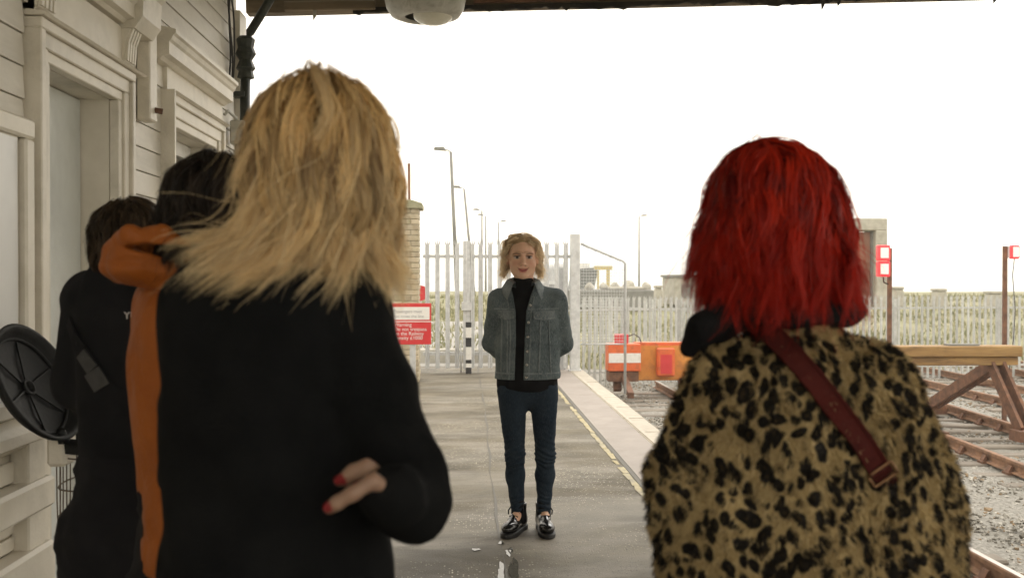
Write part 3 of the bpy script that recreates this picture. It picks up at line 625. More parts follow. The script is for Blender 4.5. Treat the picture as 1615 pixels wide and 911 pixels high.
# ---------------------------------------------------------------- brick pillar
pil = thing('brick_pillar', (-.92, 14.1, 0), 'mossy buff brick gate pillar with an overhanging stone cap', 'pillar')
bL, bH, bW = .225, .066, .108; pw = .46; px1 = -.655; px0 = px1-pw; py0 = 13.85
MB().box(px0+.012, px1-.012, py0+.012, py0+pw-.012, -.1, 2.40).build('mortar_core', 'mortar', pil)
bA = MB().box(-bL/2, bL/2, -bW/2, bW/2, 0, bH).mesh('brick', 'brick', bevel=.006)
k = 0; z = .0
while z < 2.36:
    jit = lambda: random.uniform(-.003, .003)
    if k % 2 == 0:
        for y in (py0+bW/2, py0+pw-bW/2):
            for x in (px0+bL/2+.002, px1-bL/2-.002): inst('brick', bA, pil, (x, y+jit(), z))
        for x in (px0+bW/2, px1-bW/2): inst('brick', bA, pil, (x+jit(), py0+pw/2, z), (0, 0, math.pi/2))
    else:
        for x in (px0+bW/2, px1-bW/2):
            for y in (py0+bL/2+.002, py0+pw-bL/2-.002): inst('brick', bA, pil, (x+jit(), y, z), (0, 0, math.pi/2))
        for y in (py0+bW/2, py0+pw-bW/2): inst('brick', bA, pil, (px0+pw/2, y+jit(), z))
    z += bH+.0095; k += 1
MB().prism([(px0-.05, 2.405), (px1+.05, 2.405), (px1+.05, 2.48), (px1-.1, 2.525), (px0+.1, 2.525), (px0-.05, 2.48)], 'y', py0-.05, py0+pw+.05).build('cap_stone', 'cap_stone', pil, bevel=.01)
a = at(648, 300, 15.2); tpost = MB().tube([(a[0]+.012, 15.2, 0), (a[0]-.03, 15.2, at(648, 258, 15.2)[2])], .022, 8).build('slim_post', 'rust', None, True)
tag(tpost, 'slim rusty pole rising behind the brick pillar', 'pole')
# ---------------------------------------------------------------- warning sign
sg = thing('warning_sign', (-.675, 12.4, 0), 'red and white railway trespass warning sign on a grey post', 'sign')
YS = 12.4; P0 = at(617, 543, YS); P1 = at(680, 478, YS); sx0, sx1, sz0, sz1 = P0[0], P1[0], P0[2], P1[2]
MB().box(-.70, -.63, YS+.02, YS+.09, -.2, sz1-.05).build('post', 'galv', sg)
bd = MB().box(sx0, sx1, YS, YS+.012, sz0, sz1).build('board', 'sign_red', sg, bevel=.004)
hz = sz1-sz0; MB().box(sx0+.015, sx1-.02, YS-.003, YS-.0005, sz0+hz*.60, sz1-hz*.09).build('white_panel', 'sign_white', bd)
MB().box(sx0, sx1, YS-.003, YS-.0005, sz0+hz*.545, sz0+hz*.565).build('white_rule', 'sign_white', bd)
def put_text(txt, size, mat, x, z, space=1):
    me = text_mesh('lettering', txt, size, mat, .0008, 'LEFT', space); o = link('lettering', me, bd, (x, YS-.0045, z), (math.pi/2, 0, 0)); return o
put_text('Passengers must\nnot cross the line', .053, 'sign_grey_text', sx0+.03, sz1-hz*.23, 1.15)
put_text('Warning\nDo not trespass\non the Railway\nPenalty £1000', .062, 'sign_white', sx0+.035, sz0+hz*.44, .88)
# small round red sign and hazard bollard beyond the gate
rs = thing('round_sign', (-.70, 18, 0), 'small round red road sign showing past the brick pillar', 'sign')
a = at(663, 462, 18); MB().lathe([(.0, -.005), (.14, -.005), (.14, .005), (0, .005)], (a[0], 18, a[2]), 24, 'y').build('disc', 'sign_red', rs); MB().tube([(a[0], 18.03, 0), (a[0], 18.03, a[2])], .02, 8).build('post', 'galv', rs)
hb = thing('hazard_bollard', (.04, 15.1, 0), 'slim black and white banded marker post standing against the gate', 'bollard')
a = at(739, 540, 15.1); xb_ = a[0]; zt = at(739, 508, 15.1)[2]
MB().box(xb_-.042, xb_+.042, 15.06, 15.14, 0, zt).build('post', 'white_paint', hb, bevel=.008)
for t0, t1 in ((0, .12), (.20, .27), (.52, .70), (.90, 1.0)): MB().box(xb_-.044, xb_+.044, 15.058, 15.142, zt*t0+.002, zt*t1+.002).build('black_band', 'black_paint', hb)
kb = MB()
MB().box(-3.2, 1.3, 17.2, 17.5, -.05, .22).build('road_kerb', 'concrete', road, bevel=.02)
# ---------------------------------------------------------------- far things
def lamp(px, py, Y, side, label):
    a = at(px, py, Y); zb0 = hground(a[0], Y); b = at(px+(11 if px < 1000 else 0)*(208/(440-py+1e-6) if py < 300 else 0), 470, Y)
    t = thing('street_lamp', (a[0], Y, zb0), label, 'street lamp', 'street lamps beyond the gate')
    MB().tube([(b[0] if py < 300 else a[0], Y, zb0), (a[0], Y, a[2]-.05)], [.10, .065], 10).build('column', 'concrete_dark', t, True)
    MB().tube([(a[0], Y, a[2]-.05), (a[0]+side*.12, Y, a[2]+.03), (a[0]+side*.3, Y, a[2]+.06)], .04, 8).build('bracket', 'galv_far', t, True)
    MB().prism([(a[0]+side*.2, a[2]+.0), (a[0]+side*.75, a[2]+.04), (a[0]+side*.72, a[2]+.16), (a[0]+side*.3, a[2]+.17)], 'y', Y-.14, Y+.14).build('lantern', 'concrete_dark', t, bevel=.02)
lamp(711, 238, 44, -1, 'tallest street lamp, rising left of the standing woman over the gate')
lamp(732, 297, 64, -1, 'second tallest street lamp behind the gate')
lamp(760, 332, 84, -1, 'left one of two close distant street lamps behind the gate')
lamp(766, 340, 90, -1, 'right one of two close distant street lamps behind the gate')
lamp(786, 350, 96, 1, 'distant street lamp with its arm pointing right behind the gate')
lamp(1008, 341, 92, 1, 'lone distant street lamp between the gate and the red haired person')
def px_box(name, x0, x1, y0, y1, Y, dep, mat, parent=None, bevel=0):
    a, b = at(x0, y1, Y), at(x1, y0, Y); return MB().box(a[0], b[0], Y, Y+dep, a[2], b[2]).build(name, mat, parent, bevel=bevel)
# low concrete revetment with rocks on top
a = at(975, 470, 48); cw = thing('concrete_revetment', (a[0], 48, .2), 'low dark concrete wall with boulders on top behind the mesh panel', 'wall')
px_box('wall_block', 880, 1032, 457, 486, 48, 3, 'concrete_dark', cw, .05); px_box('coping_course', 960, 1015, 452, 457.2, 48.3, 2, 'concrete', cw, .05)
r = random.Random(3)
def rock(name, px, py, Y, s, parent, mat='concrete'):
    c = at(px, py, Y); m = MB(); m.lathe([(.001, -s), (s*.8, -s*.8), (s, -s*.2), (s*.75, s*.5), (s*.3, s*.8), (.001, s*.85)], c, 8); m.v = [(x+r.uniform(-.2, .2)*s, y+r.uniform(-.2, .2)*s, z+r.uniform(-.2, .2)*s) for x, y, z in m.v]; return m.build(name, mat, parent)
for px in (930, 952, 970, 992, 1020): rock('boulder', px, 452, 49, r.uniform(.2, .34), cw)
# hull shape and yellow gantry far off
a = at(930, 450, 120); hu = thing('ship_hull', (a[0], 120, -2.6), 'dark ship hull far off behind the mesh panel', 'ship')
p = [at(x, y, 120) for x, y in ((912, 424), (944, 421), (938, 452), (932, 462), (905, 462))]; MB().prism([(q[0], q[2]) for q in p], 'y', 120, 128).build('hull', 'ship_dark', hu)
px_box('deckhouse', 916, 930, 415, 424, 121, 4, 'white_paint', hu)
a = at(958, 450, 110); cr = thing('yellow_gantry', (a[0], 110, 0), 'faint yellow gantry far off above the concrete wall', 'crane')
px_box('leg', 957, 962, 424, 470, 110, .4, 'crane_yellow', cr); px_box('leg', 942, 945, 426, 470, 110.4, .4, 'crane_yellow', cr); px_box('girder', 938, 966, 419, 425, 109.9, .9, 'crane_yellow', cr)
a = at(1075, 460, 50); hut = thing('concrete_hut', (a[0], 50, .1), 'small pale concrete hut behind the red haired person', 'hut')
px_box('wall', 1063, 1110, 437, 480, 50, 3, 'concrete', hut, .03); px_box('roof', 1061, 1112, 433, 437, 49.9, 3.2, 'concrete_dark', hut); px_box('shutter', 1075, 1092, 448, 470, 49.97, .03, 'concrete_dark', hut)
# concrete portal with a rusty door
a = at(1368, 460, 38); po = thing('concrete_portal', (a[0], 38, 0), 'tall concrete portal framing a rusty brown steel door', 'portal')
px_box('jamb', 1381, 1400, 363, 486, 38, 1.2, 'concrete', po, .03); px_box('jamb', 1290, 1312, 363, 486, 38, 1.2, 'concrete', po, .03); px_box('lintel', 1290, 1400, 344, 363, 38, 1.2, 'concrete', po, .03)
dk = px_box('steel_door', 1312.5, 1380.5, 366, 480, 38.4, .15, 'rust_door', po)
px_box('door_edge', 1374, 1380, 366, 480, 38.25, .14, 'concrete_dark', dk)
for i, (px, py, wd) in enumerate(((1418, 452, 15), (1486, 455, 15), (1572, 459, 17), (1040, 450, 9))):
    a = at(px, 480, 45); t = thing('concrete_block', (a[0], 45, .1), ['stubby tapered concrete block just right of the portal', 'capped square concrete block between the two red lamp posts', 'wide capped concrete block by the single red lamp', 'small pale concrete stump beside the dark concrete wall'][i], 'block')
    q0, q1, q2, q3 = at(px-wd*.75, 484, 45), at(px+wd*.75, 484, 45), at(px+wd*.5, py+4, 45), at(px-wd*.5, py+4, 45)
    MB().prism([(q0[0], q0[2]), (q1[0], q1[2]), (q2[0], q2[2]), (q3[0], q3[2])], 'y', 45, 45.6).build('block', 'concrete', t, bevel=.04)
    px_box('cap', px-wd*.55, px+wd*.55, py, py+4, 44.95, .7, 'concrete', t, .02)
# ---------------------------------------------------------------- litter bin
bn = thing('litter_bin', (-1.17, 3.1, 0), 'wire cage litter bin with its round black lid swung open', 'litter bin')
bc = np.array([float(at(190, 700, 3.3)[0]), 3.3]); zr = float(at(125, 705, 3.2)[2]); R = .185
cg = MB()
for k in range(28):
    t = 2*math.pi*k/28; j = random.uniform(-.006, .006); p = [(bc[0]+(R+j*math.sin(5*u))*math.cos(t), bc[1]+(R+j*math.sin(5*u))*math.sin(t), .06+(zr-.06)*u) for u in np.linspace(0, 1, 6)]; cg.tube(p, .0022, 5, False)
for z in np.linspace(.08, zr-.03, 9): cg.tube([(bc[0]+R*math.cos(t), bc[1]+R*math.sin(t), z+.004*math.sin(3*t+z*9)) for t in np.linspace(0, 2*math.pi, 33)], .0026, 5, False)
cgo = cg.build('wire_cage', 'wire_rust', bn)
MB().lathe([(R-.02, -.01), (R+.012, -.01), (R+.015, .02), (R-.005, .035), (R-.02, .03)], (bc[0], bc[1], zr), 40).build('rim', 'bin_black', bn, True)
MB().lathe([(0.001, .0), (R, .0), (R, .06), (R-.01, .06)], (bc[0], bc[1], .0), 32).build('base', 'bin_black', bn)
MB().box(bc[0]+R*.55, bc[0]+R*.55+.05, bc[1]-R-.03, bc[1]-R+.02, 0, zr-.01).build('post', 'dark_pipe', bn)
MB().box(bc[0]-.17, bc[0]-.11, bc[1]-R*.9, bc[1]-R*.9+.09, zr-.05, zr+.06).build('hinge_block', 'cream_paint', bn, bevel=.01)
# lid disc: local frame, hinge at lower right, inner face to the camera
Lc = at(50, 608, 3.12); nrm = Vector((.89, -.10, .44)).normalized()        # inside faces the platform
lid_rot = nrm.to_track_quat('Z', 'Y').to_euler(); LR = .19
def lidpart(mb, name, mat, par, smooth=True):
    me = mb.mesh(name, mat, smooth); o = link(name, me, par); return o
li = lidpart(MB().lathe([(0.001, -.030), (LR*.5, -.026), (LR*.85, -.012), (LR, .012), (LR+.008, .03), (LR-.004, .032), (LR-.014, .012), (LR*.82, -.004), (LR*.5, -.016), (0.001, -.02)], (0, 0, 0), 48), 'lid', 'bin_black', bn)
li.location = Vector(Lc)-offset(bn); li.rotation_euler = lid_rot
lidpart(MB().lathe([(.022, -.018), (.028, -.006), (.020, -.004), (.016, -.016)], (0, 0, 0), 24), 'boss', 'bin_black', li)
for k in range(6):
    t = 2*math.pi*k/6+.3; lidpart(MB().bar((.028*math.cos(t), .028*math.sin(t), -.014), (LR*.8*math.cos(t), LR*.8*math.sin(t), -.003), .005, .006), 'rib', 'bin_black', li, False)
lidpart(MB().tube([(LR*.84*math.cos(t), LR*.84*math.sin(t), .0) for t in np.linspace(0, 2*math.pi, 49)], .006, 6, False), 'inner_ring', 'bin_black', li)
hp = at(98, 690, 3.1); MB().tube([tuple(at(95, 678, 3.12)), tuple(at(103, 694, 3.14)), (bc[0]-.13, bc[1]-R*.85, zr+.03)], .014, 8).build('hinge_arm', 'bin_black', bn, True)
# ================================================================ PEOPLE: signed distance fields turned into one continuous surface each
def V3(*a): return np.array(a, float)
def nrmz(a): return a/(np.linalg.norm(a, axis=-1, keepdims=True)+1e-9)
def cap(P, a, b, ra, rb):
    a, b = np.asarray(a, float), np.asarray(b, float); ba = b-a; t = np.clip((P-a)@ba/(ba@ba+1e-12), 0, 1)
    return np.linalg.norm(P-a-t[:, None]*ba, axis=1)-(ra+(rb-ra)*t)
def ecap(P, a, b, ra, rb, sy):                                     # capsule flattened front to back
    s = np.array([1, 1/sy, 1]); return cap(P*s, np.asarray(a)*s, np.asarray(b)*s, ra, rb)*min(1, sy)
def ell(P, c, r):
    r = np.asarray(r, float); q = (P-np.asarray(c))/r; k0 = np.linalg.norm(q, axis=1); k1 = np.linalg.norm(q/r, axis=1); return k0*(k0-1)/(k1+1e-9)
def smin(a, b, k):
    h = np.clip(.5+.5*(b-a)/k, 0, 1); return b+(a-b)*h-k*h*(1-h)
def smax(a, b, k): return -smin(-a, -b, k)
def U(k, *ds):
    o = ds[0]
    for d in ds[1:]: o = smin(o, d, k)
    return o
def vnoise(P, fr, seed=0):
    q = P*fr; i = np.floor(q).astype(np.int64); f = q-i; f = f*f*(3-2*f)
    def h(a):
        n = (a[:, 0]*73856093) ^ (a[:, 1]*19349663) ^ (a[:, 2]*83492791) ^ (seed*2654435); n = (n ^ (n >> 13))*1274126177 & 0x7fffffff
        return (n >> 8 & 0xffff)/65535.
    o = 0
    for dx in (0, 1):
        for dy in (0, 1):
            for dz in (0, 1):
                wgt = (f[:, 0] if dx else 1-f[:, 0])*(f[:, 1] if dy else 1-f[:, 1])*(f[:, 2] if dz else 1-f[:, 2]); o = o+wgt*h(i+np.array([dx, dy, dz]))
    return o*2-1
def net(fn, lo, hi, h):
    """naive surface nets over a grid"""
    lo, hi = np.asarray(lo, float), np.asarray(hi, float); n = np.maximum(4, np.ceil((hi-lo)/h).astype(int)+1)
    ax = [lo[i]+h*np.arange(n[i]) for i in range(3)]; f = np.empty(n, np.float32)
    B = 4; nb = -(-n//B); g = np.stack(np.meshgrid(*[np.arange(k) for k in nb], indexing='ij'), -1).reshape(-1, 3)      # far blocks take one sample, near ones all
    fc = fn(lo+h*(g*B+(B-1)/2)); big = np.repeat(np.repeat(np.repeat(fc.reshape(nb).astype(np.float32), B, 0), B, 1), B, 2); near = g[np.abs(fc) < h*5.6]
    loc_ = np.stack(np.meshgrid(range(B), range(B), range(B), indexing='ij'), -1).reshape(-1, 3); ii = (near[:, None]*B+loc_[None]).reshape(-1, 3)
    for i in range(0, len(ii), 300000):
        q = ii[i:i+300000]; big[q[:, 0], q[:, 1], q[:, 2]] = fn(lo+h*q)
    f = np.ascontiguousarray(big[:n[0], :n[1], :n[2]])
    f[0] = f[-1] = 1; f[:, 0] = f[:, -1] = 1; f[:, :, 0] = f[:, :, -1] = 1
    ins = f < 0; c = ins[:-1, :-1, :-1].astype(np.int8)
    tot = sum(ins[a:n[0]-1+a, b:n[1]-1+b, d:n[2]-1+d].astype(np.int8) for a in (0, 1) for b in (0, 1) for d in (0, 1))
    act = (tot > 0) & (tot < 8); I = np.argwhere(act); idx = np.full(act.shape, -1, np.int32); idx[act] = np.arange(len(I))
    cor = {(a, b, d): f[I[:, 0]+a, I[:, 1]+b, I[:, 2]+d].astype(float) for a in (0, 1) for b in (0, 1) for d in (0, 1)}
    acc = np.zeros((len(I), 3)); cnt = np.zeros(len(I))
    for a0 in cor:
        for axs in range(3):
            if a0[axs]: continue
            a1 = list(a0); a1[axs] = 1; a1 = tuple(a1); u, v = cor[a0], cor[a1]; m = (u < 0) != (v < 0); t = np.where(m, u/(u-v+1e-12), 0)
            p = np.array(a0, float)[None]+0*acc; p[:, axs] += t; acc += p*m[:, None]; cnt += m
    V = lo+h*(I+acc/cnt[:, None]); Q = []
    for axs in range(3):
        o1, o2 = ((1, 2), (2, 0), (0, 1))[axs]
        sl = [slice(1, -1)]*3; sl[axs] = slice(0, -1); A = ins[tuple(sl)]; s2 = [slice(1, -1)]*3; s2[axs] = slice(1, None); B = ins[tuple(s2)]
        e = np.argwhere(A != B)
        if not len(e): continue
        fl = A[tuple(e.T)]; e = e+1; e[:, axs] -= 1
        def cell(d1, d2):
            k = e.copy(); k[:, o1] += d1; k[:, o2] += d2; return idx[k[:, 0], k[:, 1], k[:, 2]]
        q = np.stack([cell(-1, -1), cell(0, -1), cell(0, 0), cell(-1, 0)], 1); q[~fl] = q[~fl][:, ::-1]; Q.append(q)
    return V, np.concatenate(Q)
def grad(fn, P, e=.002):
    return nrmz(np.stack([fn(P+np.array(d)*e)-fn(P-np.array(d)*e) for d in ((1, 0, 0), (0, 1, 0), (0, 0, 1))], 1))
def hit(fn, pix, t0, t1=4):
    """where the sight lines through these picture points meet the surface"""
    D = nrmz(np.array([ray(x, y) for x, y in pix])); t = np.full(len(D), float(t0))
    for _ in range(70): t = np.minimum(t1, t+fn(CAM+D*t[:, None])*.8)
    return CAM+D*t[:, None]
def solid(name, fn, lo, hi, h, mat, parent, colf=None):
    V, F = net(fn, lo, hi, h); o = np.array(offset(parent)); col = colf(V) if colf else None
    ob = link(name, mesh_np(name, V-o, F, mat, col), parent); return ob
def ribbon(name, P, Nn, wd, th, mat, parent, smooth=True):
    P = np.asarray(P); n = len(P); T = nrmz(np.gradient(P, axis=0)); S = nrmz(np.cross(T, Nn)); m = MB()
    for i in range(n):
        for s, k in ((-1, 0), (1, 0), (1, 1), (-1, 1)): m.v.append(tuple(P[i]+S[i]*s*wd/2+Nn[i]*k*th))
    for i in range(n-1):
        for j in range(4): q = (j+1) % 4; m.f.append((4*i+j, 4*i+q, 4*i+4+q, 4*i+4+j))
    m.f += [(3, 2, 1, 0), (4*n-4, 4*n-3, 4*n-2, 4*n-1)]; return m.build(name, mat, parent, smooth=False)
def hand_sdf(wrist, d, up, curl=.5, s=1.0, spread=.2):
    """five-fingered hand: d = direction of the fingers, up = back of the hand; returns fn, nail centres"""
    d, up = nrmz(np.asarray(d, float)), np.asarray(up, float); sdv = nrmz(np.cross(d, up)); up = nrmz(np.cross(sdv, d)); W = np.asarray(wrist, float); L = []
    for k, (off, ln, r) in enumerate(((-.030, .070, .0082), (-.010, .080, .0086), (.011, .074, .0084), (.031, .058, .0074))):
        b = W+d*.085*s+sdv*off*s; pts = [W+d*.02*s+sdv*off*.6*s, b]; dd = d+sdv*off*spread*8
        a = 0
        for seg in (.45, .32, .26): a += curl*(.7+.15*k)*.8; v = nrmz(dd)*math.cos(a)-up*math.sin(a); pts.append(pts[-1]+v*ln*seg*s)
        L.append((pts, r*s))
    tb = [W+d*.02*s-sdv*.018*s, W+d*.045*s-sdv*.045*s-up*.012*s, W+d*.075*s-sdv*.052*s-up*.025*s, W+d*.098*s-sdv*.046*s-up*.036*s]; L.append((tb, .0098*s))
    def fn(P):
        o = U(.015*s, cap(P, W-d*.03*s, W+d*.02*s, .024*s, .024*s), ell((P-W-d*.05*s)@np.stack([d, sdv, up], 1), (0, 0, 0), (.05*s, .042*s, .016*s)))
        for pts, r in L:
            for i in range(len(pts)-1): o = smin(o, cap(P, pts[i], pts[i+1], r*(1.12-.08*i), r*(1.04-.08*i)), .006*s)
        return o
    return fn, [(p[-1]*.85+p[-2]*.15+up*.006*s) for p, r in L]
def merge(*mv):
    Vs, Fs, Cs, k = [], [], [], 0
    for V, F, C in mv: Vs.append(V); Fs.append(F+k); Cs.append(C); k += len(V)
    return np.concatenate(Vs), np.concatenate(Fs), np.concatenate(Cs)
SKIN = np.array((.74, .46, .32))
def skincol(V, nails=None, nailc=(.55, .02, .03)):
    c = SKIN[None]*(1+.08*vnoise(V, 60, 3)[:, None])
    if nails is not None:
        for q in nails: c = np.where((np.linalg.norm(V-q, axis=1) < .0078)[:, None], np.array(nailc), c)
    return c
def body(parent, J, hands=(), head_fn=None, head_col=None, hh=.0035, skin_shade=1.):
    """J: joints (world). One figure from head to feet; clothes go over it."""
    S = .9
    def fn(P):
        o = U(.04, ecap(P, J['hip'], J['chest'], .115*S, .125*S, .72), cap(P, J['shl'], J['shr'], .045, .045), cap(P, J['chest'], J['neck'], .07, .048), cap(P, J['neck'], J['skull'], .047, .052))
        for s in 'lr':
            o = smin(o, cap(P, J['sh'+s], J['el'+s], .036, .031), .02); o = smin(o, cap(P, J['el'+s], J['wr'+s], .031, .023), .02)
            o = smin(o, cap(P, J['hp'+s], J['kn'+s], .060, .038), .04); o = smin(o, cap(P, J['kn'+s], J['an'+s], .036, .024), .03); o = smin(o, cap(P, J['an'+s], J['to'+s], .03, .022), .02)
        if head_fn is None: o = smin(o, skull(P, J), .02)
        return o
    pts = np.array([v for v in J.values()]); V, F = net(fn, pts.min(0)-.16, pts.max(0)+.16, .013); parts = [(V, F, skincol(V)*skin_shade)]
    if head_fn is not None:
        c = J['skull']; V, F = net(head_fn, c-V3(.13, .15, .21), c+V3(.13, .15, .16), hh); parts.append((V, F, head_col(V)))
    for h, nails in hands:
        nn = np.array(nails); V, F = net(h, nn.mean(0)-.15, nn.mean(0)+.15, .003); parts.append((V, F, skincol(V, nails)*skin_shade))
    V, F, C = merge(*parts); return link('body', mesh_np('body', V-np.array(offset(parent)), F, 'skin', C), parent)
def skull(P, J):
    c = J['skull']; f = J['face']                                  # face direction
    f = nrmz(f); s = nrmz(np.cross(f, V3(0, 0, 1))); u = np.cross(s, f); q = (P-c)@np.stack([s, f, u], 1)
    return U(.03, ell(q, (0, -.012, .010), (.064, .080, .080)), ell(q, (0, .03, -.055), (.058, .062, .065)), cap(q, (0, .085, .0), (0, .108, -.035), .010, .014), ell(q, (.077, -.008, -.01), (.010, .02, .03)), ell(q, (-.077, -.008, -.01), (.010, .02, .03)))
def trousers(parent, J, mat, r=(.09, .07, .056, .05), top=None):
    def fn(P):
        o = ecap(P, J['hip']-V3(0, 0, .02), J['hip']+V3(0, 0, .10), .137, .134, .76)
        for s in 'lr': o = smin(o, cap(P, J['hp'+s], J['kn'+s], r[0], r[1]), .05); o = smin(o, cap(P, J['kn'+s], J['an'+s]+V3(0, 0, .02), r[2]+.012, r[3]), .03)
        return o+.006*vnoise(P, 22, 5)*1.0+.003*vnoise(P*np.array([1, 1, 3]), 30, 9)
    pts = np.array([J[k] for k in ('hip', 'hpl', 'hpr', 'knl', 'knr', 'anl', 'anr')]); return solid('trousers', fn, pts.min(0)-V3(.2, .2, .0), pts.max(0)+.22, .011, mat, parent)
def shoe(parent, an, yaw, mat='leather_black', h=.006, sole='rubber', laces=False):
    """low lace-up shoe under ankle point an, toe direction yaw (0 = +y)"""
    g0 = np.array([an[0], an[1], 0.]); d = V3(math.sin(yaw), math.cos(yaw), 0); s = V3(d[1], -d[0], 0); M = np.stack([s, d, V3(0, 0, 1)], 1)
    def up(P):
        q = (P-g0)@M; o = U(.03, ell(q, (0, .125, .048), (.044, .075, .036)), ell(q, (.002, .03, .06), (.038, .075, .05)), ell(q, (0, -.045, .055), (.036, .042, .05)), cap(q, (0, -.02, .06), (0, -.012, .145), .038, .046))
        o = smax(o, -cap(q, (0, -.012, .10), (0, -.008, .2), .035, .039), .006); return np.maximum(o, .022-q[:, 2])
    def sl(P):
        q = (P-g0)@M; o = U(.03, ell(q*np.array([1, 1, 0]), (0, .125, 0), (.048, .082, 1)), ell(q*np.array([1, 1, 0]), (0, .04, 0), (.040, .08, 1)), ell(q*np.array([1, 1, 0]), (0, -.045, 0), (.040, .048, 1)))
        return smax(o, np.abs(q[:, 2]-.014)-.014, .004)
    lo, hi = g0-V3(.24, .24, .01), g0+V3(.24, .24, .16); o = solid('shoe', up, lo, hi, h, mat, parent); solid('sole', sl, lo-V3(0, 0, .02), hi-V3(0, 0, .09), h, sole, o)
    if laces:
        m = MB()
        for k in range(5):
            yy = .095-.024*k; z0 = .075+.013*k; m.tube([tuple(g0+M@V3(x, yy-.1*abs(x), z0+.012-9*x*x)) for x in np.linspace(-.026, .026, 7)], .0035, 6)
        for sg in (-1, 1): m.tube([tuple(g0+M@V3(*p)) for p in ((0, .0, .135), (.03*sg, .02, .145), (.045*sg, .035, .12), (.04*sg, .045, .10))], .004, 6)
        m.build('laces', 'knit_black', o, True)
    return o
# ---------------------------------------------------------------- hair
def groom(parent, roots, fn, length, steer, nseg=18, off=(.0, .02), kids=30, spread=.012, rad=.0008, wave=.006, wfreq=3., cols=((.2, .1, .05), (.4, .25, .1)), stiff=.25, n0=.6, clump=.65, fly=.06, tipc=None, name='hair', seed=1, adh=.6, hold=.5, frizz=.0015):
    r = np.random.default_rng(seed); g = len(roots); p = roots.copy(); nn = grad(fn, p); d = nrmz(nn*n0+steer(p, roots, 0)); L = np.asarray(length)*np.ones(g); o = r.uniform(off[0], off[1], g); path = [p.copy()]
    for i in range(nseg):
        t = (i+1)/nseg; d = nrmz(d*(1-stiff)+steer(p, roots, t)*stiff); q = p+d*(L/nseg)[:, None]; s = fn(q); gq = grad(fn, q); need = np.minimum(1, t*3)*o
        q = q+gq*(np.maximum(0, need-s)-adh*max(0., 1-max(0., t-hold)/.25)*np.maximum(0, s-need))[:, None]; d = nrmz(q-p); p = q; path.append(p.copy())
    G = np.stack(path, 1); n = nseg+1; t = np.linspace(0, 1, n)[None, :, None]
    ph = r.uniform(0, 6.28, (g, 1, 3)); am = r.uniform(.5, 1.3, (g, 1, 1)); fr = wfreq*r.uniform(.75, 1.3, (g, 1, 1)); G = G+wave*am*np.sin(ph+6.28*fr*t)*np.minimum(1, t*2.2)*np.array([1, 1, .5])
    K = kids; offs = r.normal(size=(g, K, 1, 3))*spread; tap = 1-clump*np.minimum(1, t*1.15)[None]**.8
    C = G[:, None]+offs*tap+frizz*np.sin(r.uniform(0, 6.28, (g, K, 1, 3))+6.28*r.uniform(1.5, 4, (g, K, 1, 1))*t[None])*t[None]
    fl = (r.random((g, K, 1, 1)) < fly); C = C+fl*t[None]**1.5*r.normal(size=(g, K, 1, 3))*.022
    cut = 1-.22*r.random((g, K, 1)); tt = np.linspace(0, 1, n); S = C.reshape(g*K, n, 3)
    cutf = cut.reshape(-1, 1)*tt[None]*(n-1); i0 = np.minimum(cutf.astype(int), n-2); fr_ = (cutf-i0)[:, :, None]; ar = np.arange(g*K)[:, None]; S = S[ar, i0]*(1-fr_)+S[ar, i0+1]*fr_
    m = len(S); T = nrmz(np.gradient(S, axis=1)); A = nrmz(np.cross(T, nrmz(S-roots.mean(0)+V3(0, 0, .05))+.55*r.normal(size=(m, 1, 3))))
    R = rad*r.uniform(.7, 1.3, (m, 1))*(1-.92*np.linspace(0, 1, n)[None]**2); ring = [S-A*R[:, :, None], S+A*R[:, :, None]]
    V = np.stack(ring, 2).reshape(-1, 3); base = (np.arange(m)[:, None]*n+np.arange(n-1)[None]).reshape(-1)*2
    F = np.stack([base, base+1, base+3, base+2], 1)
    c0, c1 = np.array(cols[0]), np.array(cols[1]); gm = np.repeat(r.random(g), K); mixv = np.clip((.65*gm+.35*r.random(m)-.5)*1.7+.5, 0, 1)[:, None, None]; col = c0*(1-mixv)+c1*mixv+0*S
    if tipc is not None: tw = np.clip(np.linspace(-.15, 1.1, n), 0, 1)[None, :, None]*r.uniform(.5, 1, (m, 1, 1)); col = col*(1-tw)+np.array(tipc)*tw
    o_ = np.array(offset(parent)); return link(name, mesh_np(name, V-o_, F, 'hair', np.repeat(col.reshape(-1, 3), 2, 0)), parent)
def crown_mix(s, r, k=.03):
    s = s.copy(); s[:, 0] += k*np.sin(r[:, 0]*9001+r[:, 1]*4003); s[:, 1] += k*np.cos(r[:, 1]*9001+r[:, 2]*5003); return s
def scalp(fn, c, rr, n, keep, seed=0):
    r = np.random.default_rng(seed); P = c+nrmz(r.normal(size=(n*6, 3)))*rr
    for _ in range(6): P = P-grad(fn, P)*fn(P)[:, None]
    P = P[keep(P)]; return P[:n]
# ================================================================ the woman facing the camera
R0 = at(832, 838, 5.62); W0 = V3(R0[0], 5.62, 0.)
wom = thing('person', tuple(W0), 'smiling person in an open denim jacket and black turtleneck standing on the platform facing us', 'person', 'people on the platform')
def wl_(x, y, z): return W0+V3(x, y, z)
hx = -.030
J = dict(hip=wl_(0, .01, .86), chest=wl_(0, .01, 1.24), neck=wl_(hx*.6, .015, 1.37), skull=wl_(hx, .0, 1.552), face=V3(0, -1, 0), shl=wl_(-.15, .01, 1.315), shr=wl_(.15, .01, 1.315), ell=wl_(-.205, .07, 1.06), elr=wl_(.212, .07, 1.06), wrl=wl_(-.07, .165, .93), wrr=wl_(.06, .17, .92),
    hpl=wl_(-.085, .01, .84), hpr=wl_(.09, .01, .84), knl=wl_(-.072, .0, .43), knr=wl_(.098, .0, .43), anl=wl_(-.054, .02, .11), anr=wl_(.096, .02, .11), tol=wl_(-.09, -.09, .035), tor=wl_(.10, -.10, .035))
HC = J['skull']
